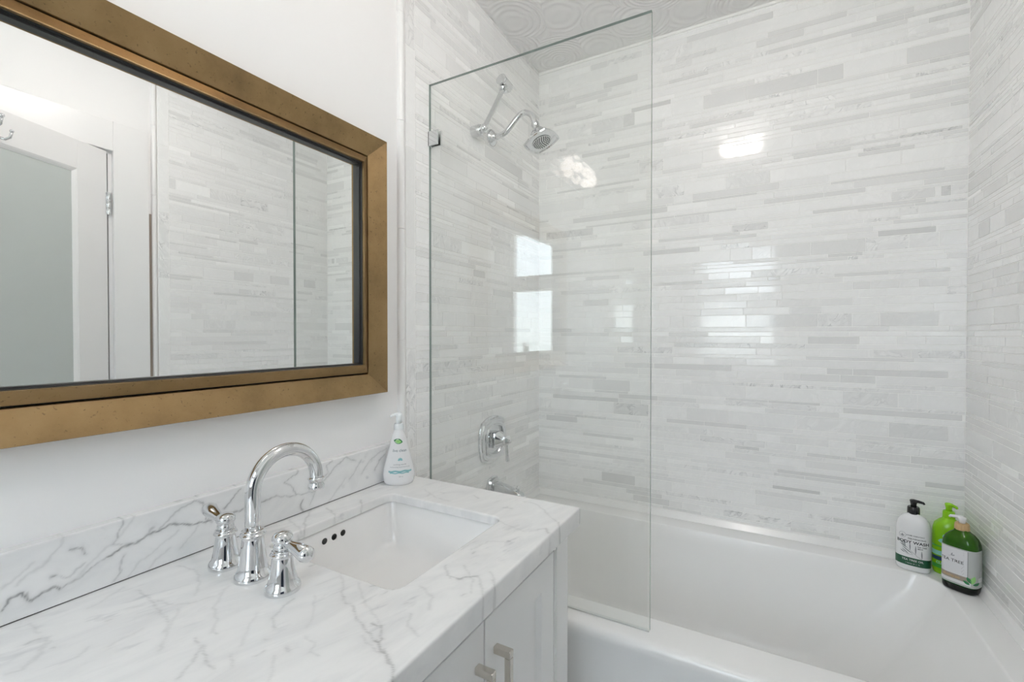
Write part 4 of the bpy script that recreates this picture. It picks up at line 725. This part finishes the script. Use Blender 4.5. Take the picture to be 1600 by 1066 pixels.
# dark green tea tree shampoo
B = Bottle('tea_tree_bottle', (1.462, 1.817, RIM), math.radians(-34), [(0, .034, .026), (.002, .0375, .030), (.008, .0400, .0325), (.020, .0405, .033), (.128, .0405, .033), (.142, .039, .032), (.155, .034, .029), (.165, .026, .024), (.171, .018, .018), (.175, .0155, .0155), (.180, .0145, .0145)], .62,
           'dark green pump bottle with a wooden collar and pale label, nearest on the tub corner')
bo = B.body(M['dk_green']); pump(B.o, .1765, M['bamboo'], M['p_white'], math.radians(172), .0170, .019, .030, .009)
lb = B.patch('grey_label', -.050, .098, .0235, .129, M['paper_grey'], bo, off=.0003, nu=60, nz=2)
B.patch('white_label', -.048, .024, .046, .126, M['paper'], bo, off=.0006, nu=40, nz=2)
V2, F2 = stroke([(.0235, .047), (.0235, .1255), (-.047, .1255)], .0010); B.wrap('label_border', V2, F2, M['ink'], bo, .0009)
B.patch('taupe_band', -.048, .036, .0375, .052, M['taupe'], bo, off=.0008, nu=40, nz=2); B.patch('white_band', -.048, .030, .0285, .0370, M['paper'], bo, off=.0008, nu=40, nz=2)
B.text('lettering', 'TEA TREE', .0118, -.011, .086, M['ink'], bo, off=.0011, bold=.0001, xs=1.05)
B.text('lettering', 'shampoo', .0100, -.012, .0420, M['bamboo'], bo, off=.0012, bold=.00025, xs=1.05)
V2, F2 = merge([leaf2(-.012, .103, .009, .0014, .3), leaf2(-.012, .103, .009, .0014, 1.2), stroke([(-.018, .100), (-.004, .107)], .0004)]); B.wrap('sprig_emblem', V2, F2, M['ink_grey'], bo, .0010)
ln_ = [stroke([(-.038, z), (.016, z)], .00055) for z in (.1205, .1125, .1155, .0985, .0965)]+[stroke([(-.038, .081-.0034*k), (.016-.002*(k % 3), .081-.0034*k)], .0010) for k in range(8)]
V2, F2 = merge(ln_); B.wrap('small_print', V2, F2, M['ink_grey'], bo, .0010)
V2, F2 = merge([leaf2(.031, .038, .018, .0042, 2.1), leaf2(.034, .034, .020, .0040, .25), leaf2(.028, .033, .016, .0038, 2.6), leaf2(.040, .033, .016, .0036, .5)]); B.wrap('leaf_print', V2, F2, M['leaf_green'], bo, .0012)
V2, F2 = merge([leaf2(.032, .036, .024, .0055, 1.3)]); B.wrap('leaf_print', V2, F2, M['lt_leaf'], bo, .0012)
B.patch('price_sticker', .050, .070, .040, .053, M['paper'], bo, off=.0009, nu=10, nz=2); B.patch('barcode', .062, .068, .055, .071, M['paper'], bo, off=.0009, nu=6, nz=2)
V2, F2 = merge([stroke([(.0628, .0565+.0022*k), (.0672, .0565+.0022*k)], .0010) for k in range(7)]); B.wrap('barcode_lines', V2, F2, M['ink'], bo, .0012)

# hand soap on the counter
B = Bottle('hand_soap_bottle', (.062, .968, KZ), math.radians(42), [(0, .034, .024), (.002, .0375, .0265), (.010, .0415, .0290), (.028, .0430, .0300), (.045, .0410, .0290), (.075, .0330, .0250), (.105, .0255, .0215), (.125, .0210, .0190), (.138, .0175, .0170), (.146, .0135, .0135), (.152, .0125, .0125)], 1.0,
           'white teardrop hand soap pump bottle on the counter beside the backsplash')
bo = B.body(M['p_white']); pump(B.o, .150, M['p_clear'], M['p_clear'], math.radians(200), .0135, .017, .024, .020)
V2, F2 = merge([leaf2(-.0135, .1235, .025, .0072, -.22, 12)]); B.wrap('green_leaf_emblem', V2, F2, M['leaf_green'], bo, .0006)
V2, F2 = merge([leaf2(-.0095, .1222, .017, .0048, -.22, 12)]); B.wrap('green_leaf_emblem', V2, F2, M['lt_leaf'], bo, .0010)
B.text('lettering', 'live clean', .0105, .003, .0925, mat('slate_ink', (.22, .27, .30), .5), bo, bold=.00005, ref=.095); 
V2, F2 = merge([leaf2(.004, .0700, .007, .002, PI/2+k*.75, 6) for k in (-2, -1, 0, 1, 2)]); B.wrap('flower_emblem', V2, F2, M['teal'], bo)
B.text('lettering', 'soothing oatmilk', .0052, .003, .0570, M['ink_grey'], bo, ref=.057); B.text('lettering', 'moisturizing liquid hand soap', .0046, .003, .0505, M['ink_grey'], bo, ref=.05)
V2, F2 = merge([stroke([(-.028+.004*k, .040-.001*math.sin(k)) for k in range(17)], .0045), stroke([(-.024+.004*k, .0355+.0008*math.sin(k*1.3)) for k in range(14)], .0028)]); B.wrap('teal_brushstroke', V2, F2, M['teal'], bo)
B.text('lettering', '500 mL', .0040, .006, .0245, M['ink_grey'], bo, ref=.025)

# ------------------------------------------------------------------ lights of the room
cl = empty('ceiling_light', (.81, .80, ZC), 0, 'round crystal ceiling light, seen as a sparkle reflected in the back tiles', 'ceiling light')
G().lathe([(.075, 0), (.075, -.015), (.02, -.025), (.015, -.03)], 32).build('canopy', M['chrome'], cl, auto=40)
for k in range(8): G().ball((.088*math.cos(k*PI/4), .088*math.sin(k*PI/4), -.078), .021, 14).build('bulb', M['lamp_c'], cl, True)
G().lathe([(.001, -.028), (.118, -.028), (.118, -.034), (.001, -.034)], 36).build('ring_plate', M['chrome'], cl, auto=40)
def crystals(n, fn, o):
    g = G()
    for k in range(n):
        x, y, z = fn(k); 
        g.lathe([(.0003, z+.012), (.006, z+.004), (.007, z), (.0045, z-.008), (.0003, z-.016)], 6, Matrix.Translation((x, y, 0)))
    return g.build('crystal_drops', M['crystal'], o)
crystals(60, lambda k: (.128*math.cos(2*PI*(k % 20)/20), .128*math.sin(2*PI*(k % 20)/20), -.055-.032*(k//20)), cl)['kind'] = 'stuff'
vl_ = empty('vanity_light', (0, .06, 2.12), 0, 'crystal wall light above the mirror, seen as a bright reflection in the glass screen', 'wall light')
G().box(.001, .020, -.20, .20, -.03, .03).build('back_plate', M['chrome'], vl_, bevel=.004)
G().lathe([(.004, -.01), (.004, .045), (.02, .05), (.02, .055)], 20, axis_m((.02, 0, 0), (1, 0, 0))).build('arm', M['chrome'], vl_, auto=40)
for k in range(9):
    an = 2*PI*k/9; G().ball((.095+.042*math.cos(an), .165*math.sin(an), .0), .024, 14).build('bulb', M['lamp_v'], vl_, True)
G().box(.04, .15, -.19, .19, .032, .036).build('top_plate', M['chrome'], vl_)
crystals(96, lambda k: (.095+.072*math.cos(2*PI*(k % 32)/32), .205*math.sin(2*PI*(k % 32)/32), -.020-.032*(k//32)), vl_)['kind'] = 'stuff'

# ------------------------------------------------------------------ unseen towel and bar, added to put dark bands in the chrome
tw = empty('added_towel_bar', (1.5245, -.52, 1.45), 0, 'straight chrome bar on the right wall, added to carry the chrome-darkening towel', 'towel bar')
G().tube([(-.06, -.36, 0), (-.06, .38, 0)], .008, 18).build('bar', M['chrome'], tw, auto=40)
for s_ in (-1, 1): G().lathe([(.022, 0), (.022, .006), (.010, .010), (.010, .06)], 22, axis_m((0, s_*.345, 0), (-1, 0, 0))).build('bracket', M['chrome'], tw, auto=40)
M['towel'] = mat('added_navy_terry', (.012, .018, .035), .95)
q = N(M['towel']); c = q.n('TexCoord').outputs['Object']; q.bump(q.n('TexNoise', {'Vector': c, 'Scale': 420.0, 'Detail': 2.0}).outputs[0], .6, .002)
V = []; Fc = []; ny_ = 60; prof = [(1.4870, .62)]+[(1.4870, .62+.83*k/20) for k in range(1, 20)]+[(1.4795+.0*k, 1.450) for k in range(0)]
path = [(1.482, .70+.75*k/18) for k in range(19)]+[(1.4645+.0175*math.cos(a_), 1.450+.0125*math.sin(a_)+.004) for a_ in (PI*.25, PI*.5, PI*.75)]+[(1.447, 1.45-.95*k/24) for k in range(25)]
for i in range(ny_+1):
    y = -.84+.66*i/ny_
    for k, (px, pz) in enumerate(path):
        dn = max(0, 1.45-pz); wv = .010*dn*math.sin(i*.55+.8*math.sin(pz*3))*(1 if px < 1.46 else .3); V.append((px+wv-(.0 if px > 1.46 else .004*dn), y+.01*dn*math.sin(pz*4+i*.1), pz))
n_ = len(path)
for i in range(ny_):
    for k in range(n_-1): Fc.append((i*n_+k, (i+1)*n_+k, (i+1)*n_+k+1, i*n_+k+1))
to = mk('chrome_darkening_towel', V, Fc, M['towel'], None, True); m_ = to.modifiers.new('thickness', 'SOLIDIFY'); m_.thickness = .006; m_.offset = 0
tag(to, 'dark navy towel over the bar, added unseen to darken bands in the chrome', 'towel')
